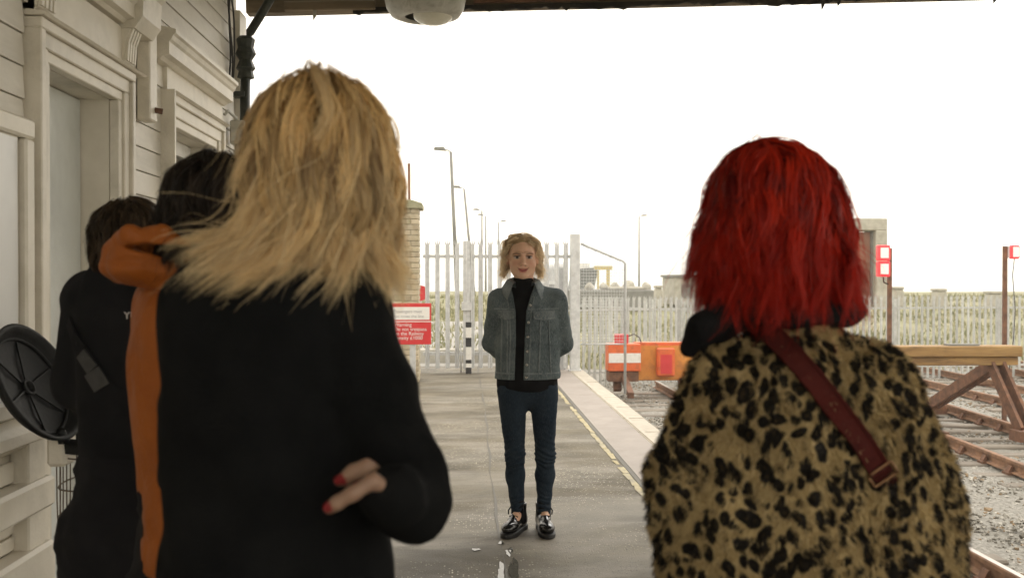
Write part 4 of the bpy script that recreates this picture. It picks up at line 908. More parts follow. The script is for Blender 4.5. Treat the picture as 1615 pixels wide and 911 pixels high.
def headf(P):
    q = (P-HC)/np.array([1.14, 1.05, 1.05])
    o = U(.022, ell(q, (0, .012, .022), (.074, .092, .096)), ell(q, (0, -.022, -.050), (.063, .066, .064)), ell(q, (0, -.066, -.098), (.022, .020, .018)))
    for s in (-1, 1):
        o = smin(o, ell(q, (s*.037, -.058, -.036), (.026, .024, .024)), .02); o = smin(o, cap(q, (s*.012, -.087, .020), (s*.046, -.072, .018), .007, .007), .012)
        o = smax(o, -ell(q, (s*.030, -.097, -.002), (.017, .014, .011)), .012); o = smin(o, ell(q, (s*.030, -.073, -.002), (.0145, .0125, .0115)), .004)
        o = smin(o, ell(q, (s*.0125, -.094, -.040), (.008, .010, .007)), .006); o = smin(o, ell(q, (s*.075, .008, -.01), (.010, .018, .03)), .01)
    o = smin(o, cap(q, (0, -.088, .010), (0, -.108, -.033), .0075, .0115), .010)
    o = smin(o, ell(q, (0, -.083, -.066), (.026, .012, .007)), .006); o = smin(o, ell(q, (0, -.081, -.077), (.021, .012, .007)), .006)
    o = smax(o, -ell(q, (0, -.098, -.0712+0*q[:, 0]) if False else (0, -.098, -.0712), (.028, .008, .0018)), .003)
    o = smin(o, cap(q, (hx*-.3, .02, -.08), (-hx*.4, .02, -.20), .046, .05), .03)
    return o
def headcol(V):
    q = (V-HC)/np.array([1.14, 1.05, 1.05]); c = SKIN[None]*1.0+0*V; c = c*(1+.05*vnoise(V, 50, 2)[:, None])
    def blend(c, m, k): return c*(1-m[:, None])+np.array(k)*m[:, None]
    x, y, z = q.T; ax = np.abs(x); fr = y < -.05
    c = blend(c, .35*np.exp(-((ax-.04)/.018)**2-((z+.035)/.018)**2)*fr, (.58, .20, .14))
    sm = .0010*(ax/.025)**2*10; c = blend(c, np.clip(1.6*np.exp(-(ax/.021)**4-((z+.0715-sm)/.0085)**2), 0, 1)*fr, (.46, .13, .11))
    c = blend(c, np.clip(1.4*np.exp(-(ax/.026)**4-((z+.0712-sm*1.3)/.0022)**2), 0, 1)*fr, (.14, .035, .03))
    c = blend(c, np.clip(1.5*np.exp(-((ax-.032)/.018)**4-((z-.020+.25*np.abs(ax-.033))/.0035)**2), 0, .75)*fr, (.17, .09, .05))
    c = blend(c, np.clip(1.5*np.exp(-((ax-.030)/.0145)**4-((z+.0015)/.0062)**2), 0, 1)*fr, (.50, .44, .40))
    c = blend(c, np.clip(2*np.exp(-((ax-.0295)/.0058)**4-((z+.001)/.0062)**4), 0, 1)*fr, (.045, .035, .03))
    c = blend(c, np.clip(1.4*np.exp(-((ax-.030)/.0165)**4-((z-.0062)/.0028)**2), 0, .95)*fr, (.06, .035, .025))
    c = blend(c, .6*np.exp(-((ax-.011)/.004)**2-((z+.046)/.003)**2)*(y < -.085), (.16, .06, .05))
    return c
hl, nl = hand_sdf(J['wrl'], (.6, .15, -.5), (0, 1, .2), .5); hr_, nr = hand_sdf(J['wrr'], (-.6, .1, -.5), (0, 1, .2), .5)
body(wom, J, ((hl, nl), (hr_, nr)), headf, headcol, .0026)
# jeans
def jeans(P):
    q = P-W0; o = ecap(q, (0, .015, .83), (0, .015, .92), .143, .142, .66)
    for s, hp, kn, an in ((-1, (-.088, .01, .80), (-.071, -.005, .43), (-.055, .02, .105)), (1, (.092, .01, .80), (.100, -.005, .43), (.094, .02, .105))):
        cf = (kn[0]*.6+an[0]*.4+.004*s, .028, .32); o = smin(o, cap(q, hp, kn, .084, .052), .022); o = smin(o, cap(q, kn, cf, .050, .052), .03); o = smin(o, cap(q, cf, an, .051, .037), .03)
    z = q[:, 2]; kf = np.exp(-((z-.43)/.06)**2)+.9*np.exp(-((z-.16)/.05)**2)+.25
    return o+.0045*kf*np.sin(z*210+9*np.abs(q[:, 0])*8+4*vnoise(P, 18, 4))*np.clip(-q[:, 1]*30+.6, .2, 1)+.003*vnoise(P, 25, 8)
solid('jeans', jeans, W0+V3(-.24, -.16, .085), W0+V3(.24, .18, 1.0), .0065, 'denim_jeans', wom)
solid('socks', lambda P: np.minimum(cap(P, W0+V3(-.053, .025, .06), W0+V3(-.054, .02, .17), .041, .036), cap(P, W0+V3(.094, .025, .06), W0+V3(.094, .02, .17), .041, .036)), W0+V3(-.14, -.06, .0), W0+V3(.18, .12, .24), .006, 'knit_black', wom)
for s, an, yw in ((-1, (-.052, .03, .12), math.pi+.42), (1, (.094, .03, .12), math.pi-.06)): shoe(wom, W0+V3(*an), yw, h=.0042, laces=True)
# turtleneck
def swt(P):
    q = P-W0; o = ecap(q, (0, .012, .84), (0, .012, 1.24), .172, .155, .62); o = smin(o, cap(q, (-.13, .012, 1.31), (.13, .012, 1.31), .050, .050), .05); o = smin(o, cap(q, (hx*.5, .012, 1.33), (hx*.8, .010, 1.418), .062, .058), .03)
    o = smax(o, .80-q[:, 2], .012); o = smax(o, q[:, 2]-1.442, .01); return o+.003*vnoise(P, 30, 6)
solid('turtleneck', swt, W0+V3(-.26, -.17, .77), W0+V3(.26, .2, 1.49), .0065, 'knit_black', wom)
# denim jacket: open shell
def jk_out(P):
    q = P-W0; o = ecap(q, (0, .012, .87), (0, .012, 1.20), .186, .182, .64); o = smin(o, cap(q, (-.150, .012, 1.318), (.150, .012, 1.318), .058, .058), .06); o = smin(o, cap(q, (0, .012, 1.30), (hx*.6, .012, 1.37), .10, .075), .05)
    for s, el in ((-1, (-.200, .07, 1.065)), (1, (.212, .07, 1.06))):
        sh = (s*.166, .015, 1.305); wr = (s*.075, .172, .94); o = smin(o, cap(q, sh, el, .062, .054), .022); o = smin(o, cap(q, el, wr, .053, .042), .02)
    z = q[:, 2]; ang = np.arctan2(q[:, 0], q[:, 1])
    return o+.0045*vnoise(P*np.array([1, 1, 1.6]), 14, 2)+.0012*vnoise(P, 38, 12)
def jk(P):
    q = P-W0; o = jk_out(P); sh = np.maximum(o, -(o+.014)); z = q[:, 2]
    xl = np.interp(z, [.86, 1.1, 1.25, 1.34, 1.40], [-.078, -.070, -.072, -.085, -.10]); xr = np.interp(z, [.86, 1.1, 1.25, 1.34, 1.40], [-.030, -.022, -.014, .012, .04])
    slot = np.maximum(np.maximum(xl-q[:, 0], q[:, 0]-xr), q[:, 1]-.0); sh = np.maximum(sh, -slot); sh = np.maximum(sh, .868-z)
    nk = cap(q, (hx*.8, .01, 1.3), (hx*.8, .01, 1.6), .066, .07); sh = np.maximum(sh, -nk); return sh
jo = solid('denim_jacket', jk, W0+V3(-.30, -.19, .84), W0+V3(.30, .26, 1.45), .0060, 'denim_jacket', wom)
def onj(x, z):
    """point on the jacket front"""
    y = -.30; p = np.array([[W0[0]+x, W0[1]+y, z]])
    for _ in range(60): p[:, 1] += jk_out(p)[0]*.8
    return p[0]
def flap(cx, cz, w2, h, name, mat):
    m = MB(); nxn = 9
    for j, zz in enumerate((h/2, 0, -h/2)):
        for i in range(nxn):
            x = cx-w2+2*w2*i/(nxn-1); dz = zz-(0 if j < 2 else .012*(1-abs(i-4)/4)); p = onj(x, cz+dz); m.v.append((p[0], p[1]-(.005 if j == 0 else .012), p[2]))
    k = len(m.v); m.v += [(a, b+.012, c) for a, b, c in m.v[:k]]
    for j in range(2):
        for i in range(nxn-1): q = j*nxn+i; m.f += [(q, q+1, q+nxn+1, q+nxn), (k+q+nxn, k+q+nxn+1, k+q+1, k+q)]
    for i in range(nxn-1): q = 2*nxn+i; m.f += [(q, q+1, k+q+1, k+q)]; m.f += [(i+1, i, k+i, k+i+1)]
    for j in range(2):
        for i in (0, nxn-1): q = j*nxn+i; m.f.append((q, q+nxn, k+q+nxn, k+q))
    return m.build(name, mat, jo)
flap(-.125, 1.235, .046, .040, 'pocket_flap', 'denim_seam'); flap(.088, 1.232, .062, .042, 'pocket_flap', 'denim_seam')
def seam(pts, wd=.006, name='seam', mat='denim_seam', lift=.0050):
    P = []
    for (x0, z0), (x1, z1) in zip(pts[:-1], pts[1:]):
        for t in np.linspace(0, 1, 8, endpoint=False): P.append(onj(x0+(x1-x0)*t, z0+(z1-z0)*t))
    P.append(onj(*pts[-1])); P = np.array(P); Nn = nrmz(grad(jk_out, P)); ribbon(name, P-Nn*.002, Nn, wd*1.5, .002+lift, mat, jo)
for pts, wd in (([(-.108, .87), (-.100, 1.1), (-.104, 1.25), (-.118, 1.33)], .004), ([(.0, .87), (.008, 1.1), (.014, 1.25), (.032, 1.33)], .004), ([(-.15, .90), (-.148, 1.06), (-.145, 1.21)], .005), ([(-.118, .90), (-.116, 1.06), (-.115, 1.20)], .005), ([(.055, .90), (.062, 1.06), (.066, 1.20)], .005), ([(.125, .90), (.118, 1.06), (.112, 1.20)], .005),
    ([(-.18, .905), (-.13, .905), (-.082, .905)], .005), ([(-.025, .905), (.06, .905), (.175, .905)], .005), ([(-.19, 1.265), (-.13, 1.262), (-.08, 1.262)], .006), ([(-.005, 1.262), (.08, 1.262), (.17, 1.265)], .006)): seam(pts, wd)
for zz in (.885, .955, 1.03, 1.11, 1.19, 1.285):
    x = float(np.interp(zz, [.86, 1.1, 1.25, 1.34], [-.014, -.006, .002, .02])); p = onj(x, zz); MB().lathe([(.001, -.006), (.0065, -.005), (.008, -.001), (.008, .003)], (p[0], p[1]-.002, p[2]), 12, 'y').build('button', 'button_metal', jo, True)
# collar
cm = MB(); nA = 26
for i in range(nA+1):
    t = -2.45+4.9*i/nA; fr = abs(t)/2.45; cx, cy = W0[0]+hx*.8, W0[1]+.012; tip = max(0, fr-.78)/.22
    up_ = (cx+.070*math.sin(t), cy+.066*math.cos(t), 1.445-.030*fr**2); rr = .105+.034*fr; dn = (cx+rr*math.sin(t)+.006*math.copysign(tip, t), cy+(rr-.01)*math.cos(t), 1.392-.045*fr**2-.035*tip)
    mid = (cx+.094*math.sin(t), cy+.090*math.cos(t), 1.436-.030*fr**2); inn = (cx+.066*math.sin(t), cy+.062*math.cos(t), 1.36-.03*fr**2)
    cm.v += [inn, up_, mid, dn, (dn[0]-.012*math.sin(t), dn[1]-.012*math.cos(t), dn[2]-.004)]
for i in range(nA):
    for j in range(4): q = 5*i+j; cm.f.append((q, q+1, q+6, q+5))
cm.build('collar', 'denim_seam', jo, True)
# hair: wavy, parted, chin length
def hullW(P):
    q = P-HC; return U(.03, ell(q, (0, .014, .027), (.086, .102, .103)), ell(q, (0, .03, -.055), (.084, .068, .075)))
rt = scalp(hullW, HC, .09, 170, lambda P: ((P-HC)[:, 2] > .02) & ((P-HC)[:, 1] > -.070+.9*np.maximum(0, .085-(P-HC)[:, 2])-.0), 5)
def stW(p, r, t):
    s = r-HC; x = s[:, 0]-.004+.010*np.sin(r[:, 1]*900); lat = np.sign(x)*(1.25 if t < .35 else .12 if t < .72 else .75); v = np.stack([lat+0*x, np.where(s[:, 1] < .02, .42 if t < .5 else -.10, .12), np.full(len(x), -.35 if t < .25 else -1.)], 1); return nrmz(v)
def hairline(P): q = P-HC; return (-.064+.85*np.maximum(0, .078-q[:, 2])-q[:, 1])*.7
solid('hair_mass', lambda P: np.maximum(np.maximum(hullW(P)+.004, hairline(P)), -.075-(P-HC)[:, 2]), HC-.18, HC+.18, .006, 'hair_base', wom, lambda V: np.array((.40, .28, .15))+0*V)
hair_w = groom(wom, rt, hullW, rng.uniform(.15, .22, len(rt)), stW, 20, (.003, .018), 30, .0045, .0013, .015, 2.2, ((.46, .32, .175), (.92, .76, .52)), .33, .3, .55, .18, (.97, .84, .62), seed=3, frizz=.004, hold=.45)
# ================================================================ generic joints for the people seen from behind
def joints(px, Y, top, face, hipY=0, sw=.15, base=None):
    """standing figure at picture column px, distance Y, head top height top"""
    X = at(px, 600, Y)[0]; s = top/1.70; b = V3(X, Y, 0) if base is None else base; f = nrmz(np.asarray(face, float)); r = V3(f[1], -f[0], 0)
    def p(a, c, z): return b+r*a+f*c+V3(0, 0, z*s)
    return dict(hip=p(0, 0, .92), chest=p(0, 0, 1.27), neck=p(0, .01, 1.42), skull=p(0, .03, 1.585), face=f, shl=p(-sw, 0, 1.37), shr=p(sw, 0, 1.37), ell=p(-sw-.05, .0, 1.10), elr=p(sw+.05, 0, 1.10), wrl=p(-sw-.02, .14, .95), wrr=p(sw+.02, .14, .95),
        hpl=p(-.09, 0, .88), hpr=p(.09, 0, .88), knl=p(-.09, .01, .48), knr=p(.09, .01, .48), anl=p(-.09, -.02, .10), anr=p(.09, -.02, .10), tol=p(-.10, .11, .03), tor=p(.10, .11, .03))
def pcap(Y0, a, b, k=0): pass
def PX(items, Y0, kk, sy=None):
    """list of ((px,py,dY,rpx),(px,py,dY,rpx)) tapered limbs at distance Y0 -> sdf"""
    L = [(at(a[0], a[1], Y0+a[2]), at(b[0], b[1], Y0+b[2]), a[3]/FPX*(Y0+a[2]), b[3]/FPX*(Y0+b[2])) for a, b in items]
    def fn(P):
        o = None
        for a, b, ra, rb in L: d = cap(P, a, b, ra, rb); o = d if o is None else smin(o, d, kk)
        return o
    A = np.array([x for l in L for x in (l[0], l[1])]); R = max(max(l[2], l[3]) for l in L); return fn, A.min(0)-R-.03, A.max(0)+R+.03
def yaw_of(f): return math.atan2(f[0], f[1])
# ================================================================ red haired person in the leopard coat
YR = 1.56; JR = joints(1265, YR+.02, 1.655, (-.05, 1, 0), sw=.14); JR['skull'] = at(1222, 352, YR+.0); JR['neck'] = at(1240, 480, YR+.0)
for k, q in (('shl', (1165, 590, 0)), ('shr', (1360, 590, 0)), ('ell', (1090, 770, 0)), ('elr', (1440, 800, 0)), ('wrl', (1110, 935, .12)), ('wrr', (1440, 960, .12)), ('chest', (1260, 640, 0))): JR[k] = at(q[0], q[1], YR+q[2])
red = thing('person', (JR['hip'][0], YR+.02, 0), 'person with bright red bobbed hair in a leopard print fur coat, seen from behind', 'person', 'people on the platform')
h1, n1 = hand_sdf(JR['wrl'], (.1, .4, -1), (-1, 0, 0), .5); h2, n2 = hand_sdf(JR['wrr'], (-.1, .4, -1), (1, 0, 0), .5)
body(red, JR, ((h1, n1), (h2, n2))); trousers(red, JR, 'trouser_black')
for s in 'lr': shoe(red, JR['an'+s], -.05, h=.008)
cf0, lo, hi = PX([((1185, 640, 0, 98), (1160, 900, 0, 110)), ((1330, 640, 0, 102), (1370, 900, 0, 118)), ((1160, 900, 0, 118), (1170, 1150, .02, 128)), ((1375, 900, 0, 128), (1380, 1150, .02, 130)), ((1260, 620, -.02, 110), (1270, 1150, 0, 150)),
    ((1158, 596, 0, 58), (1362, 600, 0, 60)), ((1255, 520, .0, 62), (1258, 600, 0, 95)), ((1145, 612, 0, 60), (1084, 755, .0, 58)), ((1084, 755, 0, 58), (1102, 940, .07, 56)), ((1378, 618, 0, 62), (1452, 800, 0, 66)), ((1452, 800, 0, 66), (1456, 960, .06, 64))], YR, .017)
def coat_r(P):
    z = P[:, 2]; o = cf0(P); o = o+.008*vnoise(P*np.array([1, 1, .45]), 11, 21)+.005*vnoise(P, 30, 22)
    o = np.maximum(o, .70-z); o = np.maximum(o, z-1.395); return o
lo[2] = .66
ct = solid('leopard_coat', coat_r, lo, hi, .0085, 'leopard_fur', red)
def fur(sdf_obj, n, ln, wd, parent, mat, zmin):
    me = sdf_obj.data; nv = len(me.vertices); V = np.empty(nv*3, np.float32); me.vertices.foreach_get('co', V); V = V.reshape(-1, 3).astype(float); F = np.empty(len(me.loops), np.int32); me.loops.foreach_get('vertex_index', F); F = F.reshape(-1, 4)
    a, b, c = V[F[:, 0]], V[F[:, 1]], V[F[:, 2]]; ar = np.linalg.norm(np.cross(b-a, c-a), axis=1); i = rng.choice(len(F), n, p=ar/ar.sum()); u, v = rng.random((2, n, 1)); P = (V[F[i, 0]]*(1-u)+V[F[i, 1]]*u)*(1-v)+(V[F[i, 3]]*(1-u)+V[F[i, 2]]*u)*v
    Nn = nrmz(np.cross(V[F[i, 1]]-V[F[i, 0]], V[F[i, 3]]-V[F[i, 0]])); tuft = np.stack([vnoise(P, 42, s) for s in (31, 32, 33)], 1); g_ = np.array([0, 0, -1.])-Nn*(-Nn[:, 2:3]); d = nrmz(Nn*.75+g_*.6+tuft*.8+rng.normal(size=(n, 3))*.28)
    L = ln*rng.uniform(.5, 1.25, (n, 1)); S = nrmz(np.cross(d, rng.normal(size=(n, 3))))*wd; M = P+d*L*.55; T = P+d*L+np.array([0, 0, -1.])*L*.3
    W = np.stack([P-S, P+S, M+S*.8, M-S*.8, T+S*.15, T-S*.15], 1).reshape(-1, 3); q = 6*np.arange(n)[:, None]; FF = np.concatenate([q+np.array([0, 1, 2, 3]), q+np.array([3, 2, 4, 5])])
    o = link('fur_pile', mesh_np('fur_pile', W, FF, mat), parent); o['kind'] = 'stuff'; return o
fur(ct, 125000, .014, .0009, ct, 'leopard_fur', .7)
scf, lo, hi = PX([((1086, 552, -.03, 15), (1110, 516, -.045, 21)), ((1110, 516, -.045, 21), (1168, 484, -.05, 24)), ((1135, 508, -.03, 30), (1185, 476, -.02, 42)), ((1168, 484, -.05, 24), (1250, 494, -.07, 22)), ((1250, 494, -.07, 22), (1325, 494, -.055, 20)), ((1325, 494, -.055, 20), (1350, 490, .02, 20)), ((1150, 470, 0, 40), (1320, 470, 0, 40)), ((1240, 440, 0, 55), (1245, 500, .02, 70))], YR, .02)
solid('scarf', lambda P: scf(P)+.004*vnoise(P, 30, 41), lo, hi, .007, 'knit_black', red)
pts = [(1196+(1388-1196)*t, 508+(745-508)*t-14*math.sin(math.pi*t)) for t in np.linspace(0, 1, 16)]
Q = hit(coat_r, pts, .9); Nn = grad(coat_r, Q, .01); dv = nrmz(CAM-Q); Nn = nrmz(.6*Nn+.4*dv)
st = ribbon('bag_strap', Q+Nn*.008, Nn, .034, .004, 'strap_leather', red)
for off_ in (-.0145, .0145):
    Tt = nrmz(np.gradient(Q, axis=0)); Sd = nrmz(np.cross(Tt, Nn)); ribbon('strap_edge', Q+Nn*.0135+Sd*off_, Nn, .003, .002, 'strap_leather', st)
bq = Q[-1]; bN = Nn[-1]; bt_ = nrmz(Q[-1]-Q[-2]); bs_ = np.cross(bt_, bN)
MB().tube([tuple(bq+bN*.016+bt_*.010*np.clip(1.5*math.cos(a), -1, 1)+bs_*.021*np.clip(1.5*math.sin(a), -1, 1)) for a in np.linspace(0, 6.283, 17)], .0022, 6, False).build('buckle', 'brass', st, True)
pts2 = [(1388+40*t, 745+58*t) for t in np.linspace(0, 1, 8)]; Q2 = hit(coat_r, pts2, .9); N2 = nrmz(grad(coat_r, Q2, .01)+.3*dv[-1]); ribbon('bag_strap', Q2+N2*np.linspace(.009, -.03, 8)[:, None], N2, .034, .004, 'strap_leather', red)
# red bob
HR = JR['skull']
def hullR(P):
    q = P-HR; return U(.03, ell(q, (-.004, .0, .030), (.080, .095, .094)), ell(q, (-.003, -.005, -.045), (.099, .098, .085)))
solid('hair_mass', lambda P: np.maximum(hullR(P)+.004, -(P[:, 2]-HR[2])-.11), HR-.2, HR+.2, .009, 'hair_base', red, lambda V: np.array((.10, .006, .006))+0*V)
rt = scalp(hullR, HR, .1, 300, lambda P: ((P-HR)[:, 2] > .012) & ((P-HR)[:, 1] < .075), 8)
part = V3(-.012, -.01, .12)
def stR(p, r, t):
    s = r-HR; out = crown_mix(s, r); out[:, 2] = 0; out = nrmz(out); k = 1.1 if t < .3 else .18 if t < .7 else -.10
    v = out*k+np.array([0, 0, -.35 if t < .25 else -1.]); v[:, :2] += .35*np.stack([np.sin(r[:, 0]*70+r[:, 2]*40), np.cos(r[:, 1]*60+r[:, 0]*50)], 1)*(t > .45); v[:, :2] += out[:, :2]*(.40*np.sin(r[:, 0]*7001+r[:, 2]*3001)*(t > .72))[:, None]; return nrmz(v)
ln = .125+.95*np.maximum(0, (rt-HR)[:, 2])+rng.uniform(-.01, .09, len(rt))
groom(red, rt, hullR, ln, stR, 16, (.002, .016), 60, .0056, .0010, .012, 1.3, ((.11, .003, .004), (.60, .036, .012)), .32, .35, .40, .09, (.46, .020, .010), seed=11, frizz=.002)
sh = MB()
for k, (x0, x1, x2, yt) in enumerate(((1188, 1192, 1206, 212), (1192, 1197, 1212, 216), (1184, 1180, 1176, 222), (1200, 1204, 1216, 220), (1320, 1332, 1338, 335))):
    ys_ = (238, yt, yt+12) if k < 4 else (300, 335, 372); pp = [at(x, y, YR-.01*k+.02) for x, y in zip((x0, x1, x2), ys_)]; tt_ = np.linspace(0, 1, 9)[:, None]; C_ = (1-tt_)**2*pp[0]+2*tt_*(1-tt_)*(2*pp[1]-.5*pp[0]-.5*pp[2])+tt_**2*pp[2]; sh.tube([tuple(c) for c in C_], .0007, 4)
so = sh.mesh('stray_hair', 'strap_leather', off=offset(red)); so.materials[0] = MATS['sign_red']; link('stray_hair', so, red)
# ================================================================ blonde person in the black coat
YB = 1.38; JB = joints(450, YB+.02, 1.72, (.35, .94, 0), sw=.16); JB['skull'] = at(508, 256, YB+.0); JB['neck'] = at(490, 385, YB); JB['face'] = nrmz(V3(.75, .62, -.2))
for k, q in (('shl', (335, 470, .02)), ('shr', (545, 468, -.02)), ('ell', (325, 740, .14)), ('elr', (640, 765, -.065)), ('wrl', (400, 800, .26)), ('wrr', (630, 781, -.155)), ('chest', (440, 560, 0))): JB[k] = at(q[0], q[1], YB+q[2])
blo = thing('person', (JB['hip'][0], YB+.02, 0), 'person with long blonde hair and a black coat, one red nailed hand on the hip', 'person', 'people on the platform')
# hand with fingers laid out one by one
def bl(x, y, d): return at(x, y, YB+d)
fing = [[bl(612, 772, -.20), bl(588, 758, -.212), bl(556, 778, -.222), bl(532, 792, -.220), bl(519, 800, -.216)],
        [bl(614, 770, -.175), bl(590, 746, -.165), bl(566, 744, -.168), bl(548, 751, -.166), bl(535, 757, -.160)],
        [bl(612, 766, -.18), bl(578, 734, -.170), bl(556, 742, -.165), bl(548, 756, -.160)],
        [bl(614, 764, -.17), bl(584, 736, -.155), bl(568, 748, -.150), bl(564, 760, -.148)],
        [bl(618, 785, -.18), bl(606, 796, -.186), bl(596, 806, -.180), bl(588, 800, -.170)]]
fr_ = [.0092, .0086, .0082, .0076, .0100]
def handB(P):
    o = U(.015, cap(P, bl(650, 785, -.09), bl(622, 778, -.178), .019, .019), cap(P, bl(622, 778, -.178), bl(596, 764, -.186), .019, .018))
    for f, r in zip(fing, fr_):
        for i in range(len(f)-1): o = smin(o, cap(P, f[i], f[i+1], r*(1.08-.06*i), r*(1.02-.07*i)), .005)
    return o
nails = [f[-1]*.9+f[-2]*.1+V3(-.003, -.006, .002) for f in fing[:4]]
h1, n1 = hand_sdf(JB['wrl'], (.6, .4, -.5), (0, 1, 0), .5)
body(blo, JB, ((handB, nails), (h1, n1)), skin_shade=.36); trousers(blo, JB, 'trouser_black')  # skin colour darkened here: shade on the hand and neck is painted in
for s in 'lr': shoe(blo, JB['an'+s], .35, h=.008)
cfb, lo, hi = PX([((358, 515, 0, 104), (362, 900, 0, 100)), ((490, 500, 0, 92), (508, 900, 0, 108)), ((362, 900, 0, 100), (380, 1130, .02, 110)), ((508, 900, 0, 108), (510, 1130, .02, 118)), ((430, 520, -.02, 110), (436, 1130, 0, 130)), ((345, 470, .01, 66), (545, 470, 0, 62)), ((452, 420, .0, 58), (445, 480, 0, 100)),
    ((540, 468, 0, 66), (588, 615, -.033, 66)), ((588, 615, -.033, 66), (638, 755, -.06, 66)), ((638, 755, -.06, 66), (655, 800, -.09, 48)), ((650, 790, -.085, 54), (618, 782, -.180, 44)), ((618, 782, -.185, 44), (607, 779, -.186, 31)), ((335, 480, .02, 68), (318, 740, .14, 60)), ((318, 740, .14, 60), (400, 800, .26, 45))], YB, .03)
def coat_b(P):
    z = P[:, 2]; o = cfb(P)-.007*np.abs(vnoise(P*np.array([1, 1, .7]), 14, 51))+.003+.003*vnoise(P, 34, 52); o = np.maximum(o, .72-z); return o
lo[2] = .68; solid('black_coat', coat_b, lo, hi, .0085, 'wool_black', blo)
HB = JB['skull']; lean = V3(.10, .05, 1.)
def hullB(P):
    q = P-HB; return U(.04, ell(q, (-.002, .0, .026), (.078, .094, .090)), ell(q, (.006, .005, -.045), (.072, .084, .066)))
def collB(P): return smin(hullB(P), coat_b(P)-.004, .01)
solid('hair_mass', lambda P: np.maximum(hullB(P)+.005, -(P[:, 2]-HB[2])-.10), HB-.2, HB+.2, .009, 'hair_base', blo, lambda V: np.array((.17, .09, .03))+0*V)
rt = scalp(hullB, HB, .1, 330, lambda P: ((P-HB)[:, 2] > .0) & ((P-HB)@nrmz(V3(.75, .62, -.35)) < .078), 21)
def stB(p, r, t):
    s = r-HB; k = np.clip((.046-s[:, 0]-.35*np.maximum(0, s[:, 1]))/.022, 0, 1)        # 1: falls to the left, 0: hangs in front on the right
    out = crown_mix(s, r); out[:, 2] = 0; out = nrmz(out)
    vl = np.array([-.14, -.12, -1.]) if t < .56 else np.array([-1.1, -.05, -.62 if t < .72 else -1.5]); vr = np.array([.10, .08, -1.]) if t < .5 else np.array([.03, .0, -1.])
    v = k[:, None]*vl+(1-k[:, None])*vr+out*(1.3 if t < .25 else .12); return nrmz(v)
ln = .19+.6*np.maximum(0, (rt-HB)[:, 2])+rng.uniform(0, .09, len(rt))-.02*((rt-HB)[:, 0] > .044)
groom(blo, rt, collB, ln, stB, 18, (.002, .016), 60, .0060, .0010, .015, 1.1, ((.17, .082, .025), (.82, .57, .25)), .34, .35, .36, .08, (.94, .77, .48), seed=23, frizz=.003, hold=.46)
# ================================================================ dark haired person in the orange coat
YO = 1.86; JO = joints(335, YO, 1.67, (.6, .8, 0), sw=.13); JO['skull'] = at(345, 336, YO); JO['neck'] = at(325, 420, YO); JO['chest'] = at(325, 540, YO)
for k, q in (('shl', (290, 480, .05)), ('shr', (370, 496, -.02)), ('ell', (290, 690, .14)), ('elr', (400, 700, .0)), ('wrl', (350, 720, .28)), ('wrr', (440, 740, .15))): JO[k] = at(q[0], q[1], YO+q[2])
ora = thing('person', (JO['hip'][0], YO, 0), 'dark haired person in a hooded orange coat, half hidden behind the black coat', 'person', 'people on the platform')
h1, n1 = hand_sdf(JO['wrl'], (.7, .5, -.3), (0, 0, 1), .6); h2, n2 = hand_sdf(JO['wrr'], (.7, .5, -.3), (0, 0, 1), .6)
body(ora, JO, ((h1, n1), (h2, n2))); trousers(ora, JO, 'trouser_black')
for s in 'lr': shoe(ora, JO['an'+s], .6, h=.008)
cfo, lo, hi = PX([((312, 560, 0, 98), (325, 890, 0, 94)), ((312, 520, .0, 95), (312, 560, 0, 98)), ((380, 560, 0, 85), (390, 900, 0, 95)), ((285, 490, .02, 66), (385, 490, -.03, 60)), ((280, 480, .03, 62), (285, 690, .13, 60)), ((285, 690, .13, 60), (350, 725, .26, 45)), ((385, 490, -.04, 55), (400, 700, .0, 55)), ((400, 700, 0, 55), (440, 735, .14, 42)), ((320, 430, 0, 50), (320, 500, 0, 85)), ((325, 890, 0, 94), (330, 960, 0, 98))], YO, .03)
zh = float(at(250, 893, YO)[2])
def coat_o(P): return np.maximum(cfo(P)-.014*np.abs(vnoise(P*np.array([1, 1, .45]), 13, 61))+.005+.003*vnoise(P*np.array([1, 1, .5]), 40, 62), zh-P[:, 2])
lo[2] = zh-.03; solid('orange_coat', coat_o, lo, hi, .009, 'orange_shell', ora)
hdc = at(226, 405, YO-.05)
def hood(P):
    q = P-hdc; s = YO/FPX
    o = U(.012, ell(q, (-4*s, .01, -8*s), (58*s, .070, 38*s)), cap(P, at(178, 392, YO-.06), at(212, 370, YO-.10), 14*s, 13*s), cap(P, at(212, 370, YO-.10), at(262, 372, YO-.12), 13*s, 12*s), cap(P, at(262, 372, YO-.12), at(300, 388, YO-.09), 12*s, 12*s), cap(P, at(205, 425, YO-.07), at(300, 432, YO-.05), 26*s, 30*s), cap(P, at(186, 425, YO-.05), at(176, 398, YO-.06), 20*s, 16*s))
    o = smax(o, -ell(q, (34*s, -.085, 12*s), (54*s, .085, 9*s)), .006); o = smax(o, -ell(q, (20*s, .0, 24*s), (44*s, .045, 30*s)), .01)
    fold = np.abs(vnoise(P*np.array([1, 1, 1.8]), 15, 71)); return o-.015*fold+.004+.0025*vnoise(P, 42, 72)
solid('hood', hood, hdc-V3(.12, .16, .11), hdc+V3(.16, .16, .11), .005, 'orange_shell', ora)
HO = JO['skull']
def hullO(P):
    q = P-HO; return U(.03, ell(q, (0, -.005, .020), (.086, .100, .090)), ell(q, (-.010, -.01, -.05), (.078, .085, .065)))
solid('hair_mass', lambda P: np.maximum(hullO(P)+.004, -(P[:, 2]-HO[2])-.09), HO-.2, HO+.2, .009, 'hair_base', ora, lambda V: np.array((.014, .010, .008))+0*V)
rt = scalp(hullO, HO, .1, 170, lambda P: ((P-HO)[:, 2] > .0) & ((P-HO)@V3(.6, .8, 0) < .06), 31)
